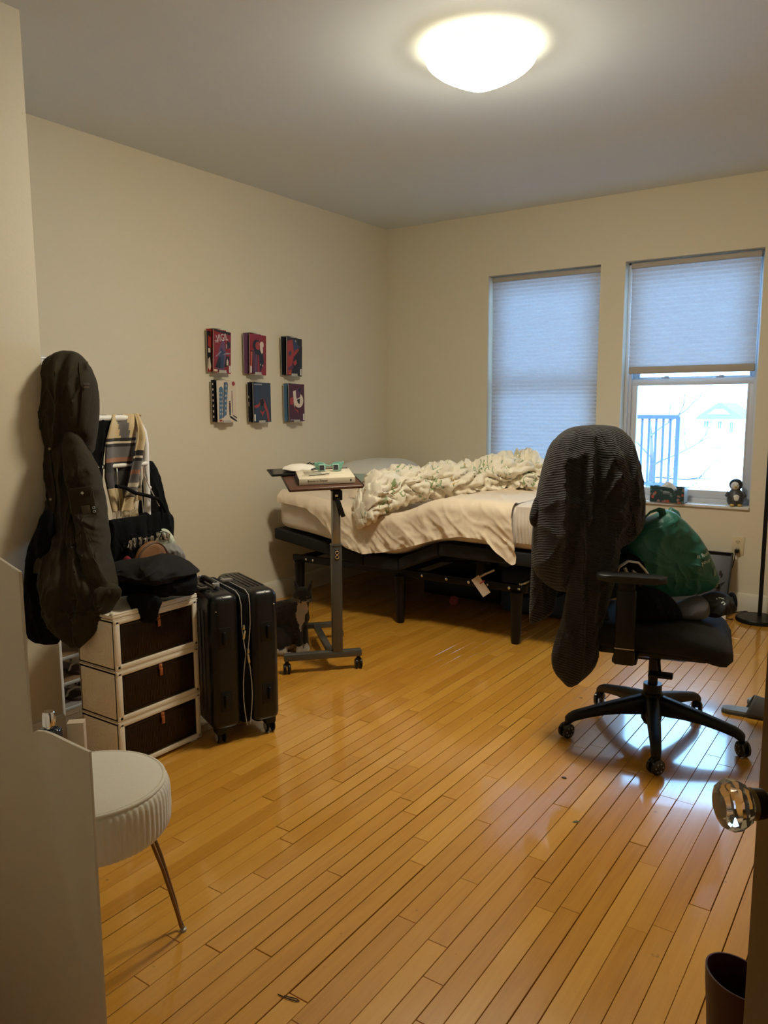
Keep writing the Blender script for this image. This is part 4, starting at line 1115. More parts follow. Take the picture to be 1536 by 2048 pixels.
def build_rack_clothes():
    # long black coat bulging out at the wall corner
    t = thing('black_coat', 'long black coat hanging behind the olive parka at the wall corner', 'coat', (-2.655, 1.622, .45), RZ)
    pol = [(.03, .98), (.0, .95), (-.010, .92), (-.038, .866), (-.071, .773), (-.085, .642), (-.085, .50), (-.06, .455), (.0, .452), (.05, .46), (.06, .60), (.05, .85), (.045, .96)]
    b = B(); puff(b, [(x * 1.013, z - .45) for x, z in pol], .035, .03, .02, 14, 3, yc=.02, seed=6.1); b.build('coat_cloth', M_blackcloth, t, 75)
    # rack frame axes: local x = world y along the rail, local -y = world +x (towards the room)
    def rk(name, label, cat, y, z, group=None): return thing(name, label, cat, (RX0, y, z), R(90), group)
    # striped scarf over the arched rail
    cols = {'b': (.60, .46, .26), 'k': (.02, .017, .016), 'g': (.15, .14, .14), 'o': (.36, .16, .09), 'w': (.66, .56, .42), 'n': (.05, .042, .04)}
    sm = [mat('scarf_' + k, c, .9, bump=.4, bscale=200, sheen=.2) for k, c in cols.items()]; key = list(cols)
    t = rk('scarf', 'beige plaid scarf with black and grey stripes over the rack rail', 'scarf', 2.15, .85)
    def band(z, patt):
        for a, b_, c in patt:
            if a <= z < b_: return key.index(c)
        return 0
    pat1 = [(1.20, 1.215, 'k'), (1.19, 1.20, 'w'), (1.175, 1.19, 'k'), (1.13, 1.175, 'g'), (1.11, 1.13, 'o'), (1.07, 1.11, 'k'), (1.0, 1.07, 'n')]
    pat2 = [(1.135, 1.16, 'k'), (1.125, 1.135, 'w'), (1.11, 1.125, 'k'), (1.075, 1.11, 'g'), (1.055, 1.075, 'o'), (1.02, 1.055, 'g'), (1.0, 1.02, 'w'), (.985, 1.0, 'g'), (.965, .985, 'w'), (.958, .965, 'k')]
    def fall(name, tab, yf, patt, seed, vcol=None):
        """tab: z -> left y, right y (world y)"""
        b = B(); NU, NV = 20, 90
        za, zb = tab[-1][0], tab[0][0]
        def P(u, v):
            z = lerp(za, zb, v); yl, yr = interp([(q[0], q[1], q[2]) for q in tab], z)
            yy = lerp(yl, yr, u)
            dep = yf(z) - .010 * sin(u * 9 + seed) - .012 * nz(u * 3 + seed, z * 5, seed)
            return V((yy - 2.15, dep, z - .85))
        b.grid(P, NU, NV)
        b.bm.faces.ensure_lookup_table()
        for f in b.bm.faces:
            c = f.calc_center_median(); u = (c.x + 2.15 - 2.03) / .22
            i = band(c.z + .85, patt)
            if i == 0 and vcol and vcol[0] < u < vcol[1]: i = key.index('g')
            f.material_index = i
        o = b.build(name, sm, t, 70)
        s = o.modifiers.new('thickness', 'SOLIDIFY'); s.thickness = .006
        return o
    back = fall('scarf_wide_fall', [(.90, 2.06, 2.19), (1.05, 2.03, 2.20), (1.2, 2.045, 2.21), (1.27, 2.07, 2.22), (1.315, 2.10, 2.23)], lambda z: -.020 + .022 * max(0, (z - 1.25) / .065) ** 2, pat1, 1., (.45, .62))
    front = fall('scarf_front_fall', [(.90, 2.085, 2.16), (1.0, 2.125, 2.19), (1.08, 2.15, 2.205), (1.2, 2.185, 2.24), (1.30, 2.205, 2.235), (1.315, 2.21, 2.23)], lambda z: -.048 + .035 * max(0, (z - 1.22) / .09) ** 2, pat2, 3.)
    rear = fall('scarf_rear_fall', [(.93, 2.20, 2.25), (1.1, 2.215, 2.25), (1.25, 2.22, 2.255), (1.315, 2.20, 2.255)], lambda z: .022 - .02 * max(0, (z - 1.27) / .045) ** 2, pat2, 5.)
    b = B()
    for q in range(22):
        y = lerp(2.062, 2.19, q / 21) - 2.15; b.tube([(y, -.028, .052), (y + .002 * sin(q), -.03, .028), (y - .003 * cos(q * 2), -.03, .0)], [.0016, .0014, .0008], 5)
    for q in range(12):
        y = lerp(2.087, 2.158, q / 11) - 2.15; b.tube([(y, -.056, .052), (y + .002, -.057, .024), (y, -.057, .003)], [.0016, .0014, .0008], 5)
    b.build('fringe', sm[0], t)['kind'] = 'stuff'
    # black garment over the rail next to the scarf
    t = rk('black_shawl', 'black shawl folded over the rack rail beside the scarf', 'shawl', 2.03, .9)
    pol = [(-.02, .41), (.05, .415), (.08, .40), (.03, .30), (.01, .15), (-.01, .02), (-.09, .0), (-.11, .12), (-.08, .3), (-.05, .39)]
    b = B(); puff(b, pol, .022, .03, .008, 20, 4, seed=3.); b.build('shawl_cloth', M_blackcloth, t, 75)
    # black dress at the end of the rack
    t = rk('black_dress', 'black dress hanging at the far end of the rack', 'dress', 2.395, .45)
    pol = [(-.03, .66), (.0, .62), (.02, .53), (.045, .46), (.075, .385), (.095, .375), (.088, .33), (.08, .24), (.07, .0), (-.10, .0), (-.12, .2), (-.11, .40), (-.06, .6)]
    b = B(); puff(b, pol, .05, .06, .014, 18, 4, yc=.09, seed=9.); b.build('dress_cloth', M_blackcloth, t, 75)
    # dark hanging skirts under the cross rail
    for i, (y, lab) in enumerate(((2.10, 'black skirt hanging low on the rack next to the scarf fringe'), (2.22, 'black trousers hanging low on the rack by the arched end'))):
        t = rk('hanging_skirt', lab, 'clothes', y, .46)
        b = B(); puff(b, [(-.085, .415), (.105, .415), (.11, .2), (.12, .0), (-.10, .0), (-.09, .2)], .022, .022, .012, 22, 3, yc=-.06 + .06 * i, seed=11 + i, it=0, power=.3); b.build('skirt_cloth', M_blackcloth, t, 75)
        b = B(); b.tube([(0, -.03, .42), (0, -.02, .55), (.004, -.014, .636), (.0, -.002, .648), (-.004, .012, .640)], .0025, 8); b.build('hanger_hook', M_steel, t)
    # velvet hanger
    t = rk('velvet_hanger', 'empty black velvet hanger on the white cross rail', 'hanger', 2.25, .80)
    b = B(); b.tube([(-.02, -.014, .30), (-.012, -.022, .307), (.0, -.016, .312), (.002, -.012, .295), (.0, -.03, .22)], .002, 8); b.build('hook', M_steel, t)
    b = B(); b.tube([(-.20, -.075, .215), (-.15, -.07, .205), (-.10, -.065, .178), (-.02, -.06, .155), (.04, -.045, .135), (.075, -.03, .110), (.10, -.02, .07)], .008, 10, flat=1.); b.build('hanger_arm', M_blackcloth, t)
    t = rk('wire_hanger', 'thin pale wire hanger hooked near the rack arch', 'hanger', 2.235, .80)
    b = B(); b.tube([(-.012, -.012, .285), (-.008, -.025, .305), (.002, -.02, .306), (.006, -.018, .28), (.004, -.022, .245), (.03, -.03, .18), (.07, -.035, .10)], .0022, 8); b.build('wire', mat('pale_wire', (.6, .48, .42), .4), t)
    # clip hangers: a row of chrome clips
    rnd = random.Random(5)
    for i in range(8):
        y = 2.07 + .03 * i
        t = rk('clip_hanger', 'chrome clip hanger in the row of hanging skirts', 'hanger', y, .72 + rnd.uniform(-.01, .012), 'chrome clip hangers on the rack')
        b = B(); b.tube([(0, .03, .06), (0, -.06, .065 + .01 * sin(i)), (.002, -.12, .06)], .0022, 8); b.build('hanger_bar', M_chrome, t)
        for q in (0, 1):
            x, yy = rnd.uniform(-.006, .006), -.115 + .045 * q
            b = B(); b.box((x, yy, .045), (.013, .010, .034), .002, Matrix.Rotation(rnd.uniform(-.5, .5), 3, 'Y')); b.tube([(x - .009, yy - .006, .055), (x - .003, yy - .009, .035), (x + .004, yy - .006, .02)], .0018, 6); b.tube([(x + .010, yy - .006, .06), (x + .004, yy - .009, .035), (x - .004, yy - .006, .022)], .0018, 6); b.build('clip', M_chrome, t)
    # tan leather bag
    t = rk('leather_bag', 'tan leather bag with rounded top below the chrome clips', 'bag', 2.165, .60)
    lea = mat('tan_bag_leather', (.20, .085, .026), .5, bump=.15, bscale=120)
    pol = [(-.09, .0), (-.092, .08), (-.07, .135), (-.03, .165), (.02, .172), (.06, .15), (.088, .10), (.09, .0)]
    b = B(); puff(b, pol, .03, .02, .003, 6, 6, yc=-.135, seed=1., power=.35); bo = b.build('bag_body', lea, t, 60)
    b = B(); b.tube([(x * .96, -.152, z * .96) for x, z in chaikin(pol, 2)[3:-8]], .004, 6); b.build('bag_welt', mat('dark_leather', (.09, .035, .012), .5), t)
    # red, grey and mint cloth ends
    for nm, lab, y, z, pol, c, yc in (('red_scarf', 'red cloth end between the parka and the tan bag', 2.045, .60, [(-.04, 0), (-.035, .12), (-.01, .135), (.02, .07), (.025, 0)], (.22, .012, .02), -.15),
                                  ('grey_shirt', 'grey shirt bunched at the far end of the rack', 2.34, .58, [(-.06, .02), (-.055, .13), (-.02, .15), (.03, .145), (.07, .09), (.10, .03), (.08, .0)], (.24, .23, .22), -.06),
                                  ('mint_shirt', 'pale mint shirt behind the grey shirt on the rack', 2.335, .64, [(-.05, .02), (-.04, .14), (0, .155), (.035, .14), (.06, .10), (.07, .02)], (.52, .55, .43), -.01)):
        t = rk(nm, lab, 'clothes', y, z)
        b = B(); puff(b, pol, .03, .02, .012, 24, 10, yc=yc, seed=y * 7); b.build('cloth', mat(nm + '_cloth', c, .9, bump=.3, bscale=60), t, 75)
    # black clothes heaped on the drawer unit
    t = thing('folded_jacket', 'black jacket heaped on top of the drawer unit', 'clothes', (-2.50, 1.9, .616), RZ)
    z0 = .616
    lay = [([(-.09, .70), (-.05, .63), (.07, .618), (.16, .618), (.245, .622), (.258, .665), (.252, .70), (.10, .72), (-.03, .72)], .13, .10, 2.), ]
    b = B(); puff(b, [(x, z - z0) for x, z in lay[0][0]], .13, .12, .024, 10, 12, seed=2., power=.5, rings=24, n=150, it=0); b.build('lower_fold', M_blackcloth, t, 75)
    top = [(-.10, .735), (-.085, .69), (-.02, .668), (.10, .662), (.20, .68), (.266, .708), (.225, .745), (.172, .770), (.12, .782), (.06, .765), (.0, .758), (-.05, .752)]
    cl = mat('washed_black', (.0075, .007, .0075), .8, bump=.3, bscale=60, spec=.2)
    b = B(); puff(b, [(x, z - z0) for x, z in top], .15, .12, .034, 9, 10, yc=.0, seed=5., power=.55, rings=28, n=170, it=0); b.build('upper_fold', cl, t, 75)
    pol = [(.02, .66), (.05, .60), (.07, .560), (.10, .548), (.140, .552), (.15, .60), (.17, .64), (.12, .665)]
    b = B(); puff(b, [(x, z - z0) for x, z in pol], .022, .008, .006, 18, 10, yc=-.168, seed=7.); b.build('hanging_cuff', M_blackcloth, t, 75)
build_rack_clothes()

# ================================================================== OFFICE CHAIR
CH = R(12)
def build_chair():
    t = thing('office_chair', 'black five star swivel office chair by the window', 'chair', (-.823, 3.128, 0), CH)
    pl = M_blackplastic
    b = B(); b.lathe([(.001, .055), (.028, .055), (.040, .075), (.043, .12), (.043, .185), (.036, .19), (.036, .225), (.001, .225)], n=28); b.build('base_hub', pl, t)
    for k in range(5):
        a = R(.5 + 72 * k) - CH
        d = V((cos(a), sin(a), 0)); s = V((-sin(a), cos(a), 0))
        rings = []
        for r, zt, h, w_ in ((.025, .182, .085, .030), (.07, .172, .075, .029), (.13, .158, .058, .027), (.20, .142, .046, .025), (.27, .124, .040, .022), (.318, .112, .040, .020), (.340, .100, .042, .019), (.352, .088, .034, .017)):
            c = d * r; q = []
            for aa in range(12):
                th = 2 * pi * aa / 12; cc, ss = cos(th), sin(th)
                q.append(c + s * (math.copysign(abs(cc) ** .6, cc) * w_) + V((0, 0, zt - h / 2 + math.copysign(abs(ss) ** .6, ss) * h / 2)))
            rings.append(q)
        b = B(); b.ring_loft(rings); leg = b.build('base_leg', pl, t, 45)
        c = d * .349
        rot = Matrix.Rotation(a + (.5 if k % 2 else -.9) , 3, 'Z')
        b = B(); b.cyl(c + V((0, 0, .06)), c + V((0, 0, .085)), .006, n=10)
        b.box(c + V((0, 0, .050)), (.038, .020, .028), .008, rot); cs = b.build('caster', pl, leg)
        for q in (-1, 1):
            ax = rot @ V((0, 1, 0)); ex = rot @ V((1, 0, 0))
            cc = c + ax * q * .013 + V((0, 0, .0305))
            rings = [[cc + ax * h + (ex * cos(2 * pi * m / 24) + V((0, 0, 1)) * sin(2 * pi * m / 24)) * r for m in range(24)] for r, h in ((.004, -.008), (.024, -.008), (.030, -.004), (.030, .004), (.024, .008), (.004, .008))]
            b = B(); b.ring_loft(rings); wh = b.build('wheel', mat('gloss_black', (.01, .01, .011), .15), cs)
            b = B()
            for m in range(6):
                e = cc + ax * q * .0085 + (ex * cos(2 * pi * m / 6) + V((0, 0, 1)) * sin(2 * pi * m / 6)) * .016
                b.ball(e, .003, n=6)
            b.build('wheel_hole', mat('wheel_dot', (.35, .33, .30), .4), wh)
    b = B(); b.cyl((0, 0, .19), (0, 0, .36), .019, n=20); b.build('gas_column', M_blackmetal, t)
    b = B(); b.box((.0, 0, .375), (.26, .18, .045), .012); b.box((-.02, 0, .345), (.10, .09, .03), .01); b.build('tilt_mechanism', pl, t)
    b = B(); b.tube([(.02, -.02, .335), (.03, -.14, .325)], .006, 8); b.box((.035, -.165, .318), (.09, .06, .012), .005); b.build('height_paddle', pl, t)
    b = B(); b.tube([(-.02, .02, .335), (-.05, .14, .325)], .006, 8); b.box((-.055, .165, .318), (.09, .06, .012), .005); b.build('tilt_paddle', pl, t)
    # seat cushion with waterfall front
    rings = []
    for i in range(25):
        u = i / 24; x = lerp(-.245, .285, u)
        e = min(1., u / .10, (1 - u) / .14); k = math.sqrt(max(.0, 1 - (1 - e) ** 2))
        hw = .255 * (.72 + .28 * k) * (1 - .10 * (1 - u)); hz = .055 * (.25 + .75 * k)
        zc = .458 - .045 * max(0, (u - .62) / .38) ** 2
        rings.append([V((x, math.copysign(abs(cos(a)) ** .45, cos(a)) * hw, zc + math.copysign(abs(sin(a)) ** .7, sin(a)) * hz + (.010 * abs(cos(a)) if sin(a) > 0 else 0))) for a in [2 * pi * j / 44 for j in range(44)]])
    b = B(); b.ring_loft(rings); b.build('seat', mat('black_mesh', (.005, .0045, .0045), .9, bump=.4, bscale=300), t, 70)
    b = B(); b.box((.0, 0, .405), (.40, .40, .03), .012); b.build('seat_pan', pl, t)
    for s in (-1, 1):
        b = B(); b.box((-.09, s * .20, .398), (.09, .20, .022), .006); b.box((-.09, s * .305, .425), (.075, .026, .075), .008); b.build('arm_bracket', pl, t)
        b = B(); b.box((-.09, s * .305, .545), (.070, .032, .26), .010); po = b.build('arm_post', pl, t)
        b = B(); b.box((-.09, s * .305, .452), (.071, .033, .004), .001); b.build('post_ring', M_steel, po)
        b = B(); b.box((-.09, s * .305, .685), (.060, .024, .05), .006); b.build('arm_slide', pl, po)
        # pad
        out = [(-.10, -.040), (-.02, -.048), (.10, -.042), (.145, -.024), (.150, .010), (.135, .036), (.0, .044), (-.10, .038)]
        b = B(); b.prism([(x - .10, s * .300 + y) for x, y in chaikin(out, 2)], 'z', .705, .730, .008); b.build('arm_pad', mat('soft_black', (.007, .007, .0075), .5), t, 50)
    # backrest behind the cardigan
    def back(u, v):
        y = lerp(-.215, .215, u); z = lerp(.52, 1.16, v)
        return V((-.245 - .10 * v ** 1.5 + .06 * (abs(y) / .215) ** 2 - .03 * sin(pi * v * .9), y * (1 - .18 * v * v), z))
    b = B(); b.grid(back, 16, 24); bo = b.build('backrest', mat('black_mesh', (.005, .0045, .0045), .9), t, 60)
    s_ = bo.modifiers.new('thickness', 'SOLIDIFY'); s_.thickness = .03; s_.offset = -1
    b = B(); b.tube([(-.13, 0, .375), (-.27, 0, .40), (-.31, 0, .50), (-.325, 0, .70)], [.024, .026, .024, .018], 12); b.build('back_support', pl, t)
build_chair()

def knit():
    m = mat('charcoal_knit', (.030, .027, .027), .95, sheen=.12)
    nt, p = nodes(m); N = nt.nodes.new; L = nt.links.new
    tc = N('ShaderNodeTexCoord')
    wv = N('ShaderNodeTexWave'); wv.bands_direction = 'DIAGONAL'; wv.inputs['Scale'].default_value = 42; wv.inputs['Distortion'].default_value = 2.2; wv.inputs['Detail'].default_value = 1
    mp = N('ShaderNodeMapping'); mp.inputs['Scale'].default_value = (.55, .55, 1.5)
    L(tc.outputs['Object'], mp.inputs[0]); L(mp.outputs[0], wv.inputs['Vector'])
    n = N('ShaderNodeTexNoise'); n.inputs['Scale'].default_value = 380; L(tc.outputs['Object'], n.inputs['Vector'])
    r = N('ShaderNodeValToRGB'); r.color_ramp.elements[0].position = .35; r.color_ramp.elements[0].color = (.005, .0045, .005, 1)
    r.color_ramp.elements[1].position = .72; r.color_ramp.elements[1].color = (.032, .029, .031, 1)
    L(n.outputs[0], r.inputs[0]); L(r.outputs[0], p.inputs['Base Color'])
    ad = N('ShaderNodeMath'); ad.operation = 'MULTIPLY_ADD'; ad.inputs[1].default_value = .5; L(n.outputs[0], ad.inputs[0]); L(wv.outputs['Fac'], ad.inputs[2])
    b = N('ShaderNodeBump'); b.inputs['Strength'].default_value = .8; b.inputs['Distance'].default_value = .004
    L(ad.outputs[0], b.inputs['Height']); L(b.outputs[0], p.inputs['Normal'])
    return m
def build_cardigan():
    t = thing('cardigan', 'charcoal ribbed knit cardigan draped over the office chair back', 'cardigan', (-1.03, 3.02, .25), RZ)
    kn = knit(); z0 = .25; P = lambda pts: [(x, z - z0) for x, z in pts]
    body = [(-.031, 1.270), (-.10, 1.266), (-.138, 1.254), (-.185, 1.220), (-.205, 1.185), (-.219, 1.132), (-.237, 1.053), (-.249, .973), (-.257, .883), (-.263, .771), (-.262, .68), (-.20, .62), (-.12, .60), (-.02, .62), (.038, .709), (.06, .77), (.10, .80), (.16, .83), (.176, .892), (.172, .972), (.153, 1.092), (.120, 1.185), (.09, 1.235), (.055, 1.262), (.02, 1.268)]
    b = B(); puff(b, P(body), .16, .23, .036, 8.5, 1.3, yc=.0, power=.42, seed=3.3, rings=30, n=170, it=1, cen=(-.05, .98 - z0)); bd = b.build('knit_body', kn, t, 75)
    lf = [(-.262, .80), (-.265, .70), (-.266, .607), (-.269, .483), (-.262, .462), (-.251, .457), (-.205, .485), (-.168, .513), (-.157, .586), (-.150, .66), (-.145, .80), (-.20, .84)]
    b = B(); puff(b, P(lf), .045, .03, .012, 14, 2, yc=.02, power=.45, seed=5.5, it=1); b.build('rear_panel', kn, t, 75)
    fr = [(-.14, .98), (-.135, .80), (-.140, .70), (-.155, .607), (-.172, .513), (-.204, .39), (-.206, .350), (-.193, .303), (-.160, .268), (-.134, .240), (-.10, .262), (-.059, .292), (-.028, .340), (-.022, .40), (-.024, .461), (.003, .565), (.038, .709), (.05, .80), (.02, .95), (-.06, 1.02)]
    b = B(); puff(b, P(fr), .06, .045, .018, 14, 1.5, yc=-.125, power=.42, seed=7.1, rings=22, n=140, it=1); fp = b.build('front_panel', kn, t, 75)
    # shawl collar running down from the top
    b = B(); stick_strip(b, bd, [(lerp(-.02, .075, k / 12), lerp(1.255, 1.02, k / 12) - z0) for k in range(13)] + [(lerp(.078, .12, k / 8), lerp(1.0, .86, k / 8) - z0) for k in range(9)], .035, .006, .006); b.build('shawl_collar', kn, t, 60)
    cu = [(-.275, .935), (-.283, .90), (-.272, .868), (-.245, .862), (-.225, .89), (-.235, .95), (-.25, .99), (-.262, .98)]
    b = B(); puff(b, P(cu), .03, .03, .005, 18, 9, yc=.0, seed=1.); b.build('sleeve_cuff', kn, t, 75)
build_cardigan()

def build_chair_load():
    # green tote leaning on the seat
    g = mat('green_nonwoven', (.006, .105, .076), .5, bump=.12, bscale=220, sheen=.1, var=.18, vscale=7)
    t = thing('tote_bag', 'green reusable tote bag with white print on the chair seat', 'bag', (-.80, 3.15, .55), RZ)
    z0 = .55
    pol = [(-.185, .815), (-.151, .845), (-.079, .891), (-.03, .915), (.008, .931), (.035, .922), (.079, .884), (.118, .842), (.154, .793), (.198, .712), (.221, .655), (.213, .622), (.144, .592), (.004, .582), (-.07, .60), (-.122, .66), (-.16, .74)]
    b = B(); puff(b, [(x, z - z0) for x, z in pol], .10, .10, .013, 8, 9, it=0, yc=.03, power=.30, seed=2.2, rings=24, n=150); bo = b.build('bag_body', g, t, 65)
    L = lambda p, q, n=10: [(lerp(p[0], q[0], i / n), lerp(p[1], q[1], i / n) - z0) for i in range(n + 1)]
    b = B(); stick_strip(b, bo, L((-.155, .825), (.03, .905)), .010, .002, .002); b.build('top_hem', g, t, 50)
    b = B(); stick_strip(b, bo, L((-.14, .835), (-.085, .735)), .022, .002, .002); b.build('side_webbing', g, t, 50)
    b = B(); stick_strip(b, bo, L((.0, .682), (.19, .652)), .006, .002, .002); b.build('gusset_seam', g, t, 50)
    b = B(); b.tube([(-.115, .0, .865 - z0), (-.10, -.012, .900 - z0), (-.075, -.014, .928 - z0), (-.045, -.01, .938 - z0), (-.025, -.0, .932 - z0), (-.02, .0, .915 - z0)], .014, 8, flat=.22); b.build('handle', g, t)
    b = B(); b.tube([(.03, .07, .918 - z0), (.04, .075, .930 - z0), (.065, .07, .915 - z0), (.075, .06, .885 - z0)], .012, 8, flat=.25); b.build('handle', g, t)
    wt = mat('white_print', (.62, .68, .64), .6)
    for txt, x, z, sz, r in (('it feels', .098, .752, .022, -16), ('your', .112, .728, .024, -12)):
        y, n = surf_y(bo, x + .02, z - z0)
        o = text_mesh(txt, sz, wt, t, 'print', (0, 0, 0), (0, 0, 0), depth=.0)
        Mx = Matrix.Translation((x, 0, z - z0)) @ Matrix.Rotation(R(r), 4, 'Y') @ Matrix.Rotation(R(90), 4, 'X')
        for v in o.data.vertices:
            q = Mx @ v.co; yy = surf_y(bo, q.x, q.z)[0]; q.y = (yy if yy else y) - .003; v.co = q
    y, n = surf_y(bo, .183, .69 - z0)
    b = B(); b.box((0, 0, 0), (.013, .002, .030), .0005); o = b.build('side_label', mat('sage_label', (.16, .24, .18), .7), t); o.location = (.183, y - .004, .69 - z0); o.rotation_euler = (0, R(-12), math.atan2(n.x, -n.y))
    # clothes beneath the tote
    z0 = .50
    gr = mat('heather_grey', (.11, .108, .11), .9, bump=.3, bscale=120)
    t = thing('sweatpants', 'dark sweatpants with grey leg rolled on the front of the seat', 'clothes', (-.66, 3.2, z0), RZ)
    leg = [(-.135, .53), (-.10, .565), (-.05, .585), (.0, .595), (.02, .58), (.02, .52), (-.02, .503), (-.08, .505), (-.12, .512)]
    b = B(); puff(b, [(x, z - z0) for x, z in leg], .09, .08, .008, 14, 8, seed=1.2); b.build('grey_leg', gr, t, 75)
    dk = [(-.02, .588), (.03, .606), (.06, .612), (.09, .604), (.118, .585), (.133, .556), (.115, .532), (.07, .52), (.02, .508), (-.01, .53)]
    b = B(); puff(b, [(x, z - z0) for x, z in dk], .075, .08, .012, 15, 10, seed=3.); wb = b.build('waist', mat('ink_cotton', (.022, .022, .024), .9, bump=.3, bscale=120), t, 75)
    b = B(); b.torus((.105, -.02, .075), .030, .010, 'x', 24, 8, (.6, 1, 1)); b.build('rolled_cuff', M_blackcloth, t)
    b = B(); stick_strip(b, wb, [(.03, .094), (.045, .099), (.058, .096)], .003, .002, .001); stick_strip(b, wb, [(.042, .083), (.052, .088), (.055, .082), (.048, .078)], .0025, .002, .001); b.build('embroidery', wt, t)
    t = thing('black_shirt', 'black shirt bunched on the chair seat under the green tote', 'clothes', (-.85, 3.10, z0), RZ)
    pol = [(-.12, .505), (-.14, .56), (-.10, .62), (-.03, .645), (.05, .62), (.10, .57), (.12, .505)]
    b = B(); puff(b, [(x, z - z0) for x, z in pol], .10, .07, .012, 16, 9, yc=-.06, seed=4.); b.build('shirt_cloth', M_blackcloth, t, 75)
    # black cap with white underside showing, between the tote and the arm
    t = thing('baseball_cap', 'black and white baseball cap wedged between tote and cardigan', 'cap', (-.90, 3.00, .655), RZ)
    b = B(); b.ball((0, .03, .05), .075, (1, .8, .85), 20); b.build('crown', M_blackcloth, t)
    ws = mat('white_strap', (.58, .56, .53), .6)
    b = B(); b.tube([(-.065, -.045, .03), (-.055, -.05, .075), (-.02, -.05, .098), (.02, -.05, .092), (.045, -.05, .065), (.068, -.048, .035)], .010, 8, flat=.45); st = b.build('back_strap', ws, t)
    for x, z in ((.058, .046), (.063, .040)):
        b = B(); b.ball((x, -.056, z), .003, n=8); b.build('strap_hole', M_dark, st)
    b = B(); b.tube([(-.03, -.042, .07), (-.015, -.046, .04), (.01, -.044, .03)], .014, 8, flat=.5); b.tube([(.0, -.045, .06), (.02, -.046, .045), (.035, -.044, .02)], .009, 8, flat=.5); b.build('lining', mat('grey_lining', (.3, .29, .28), .8), t)
build_chair_load()

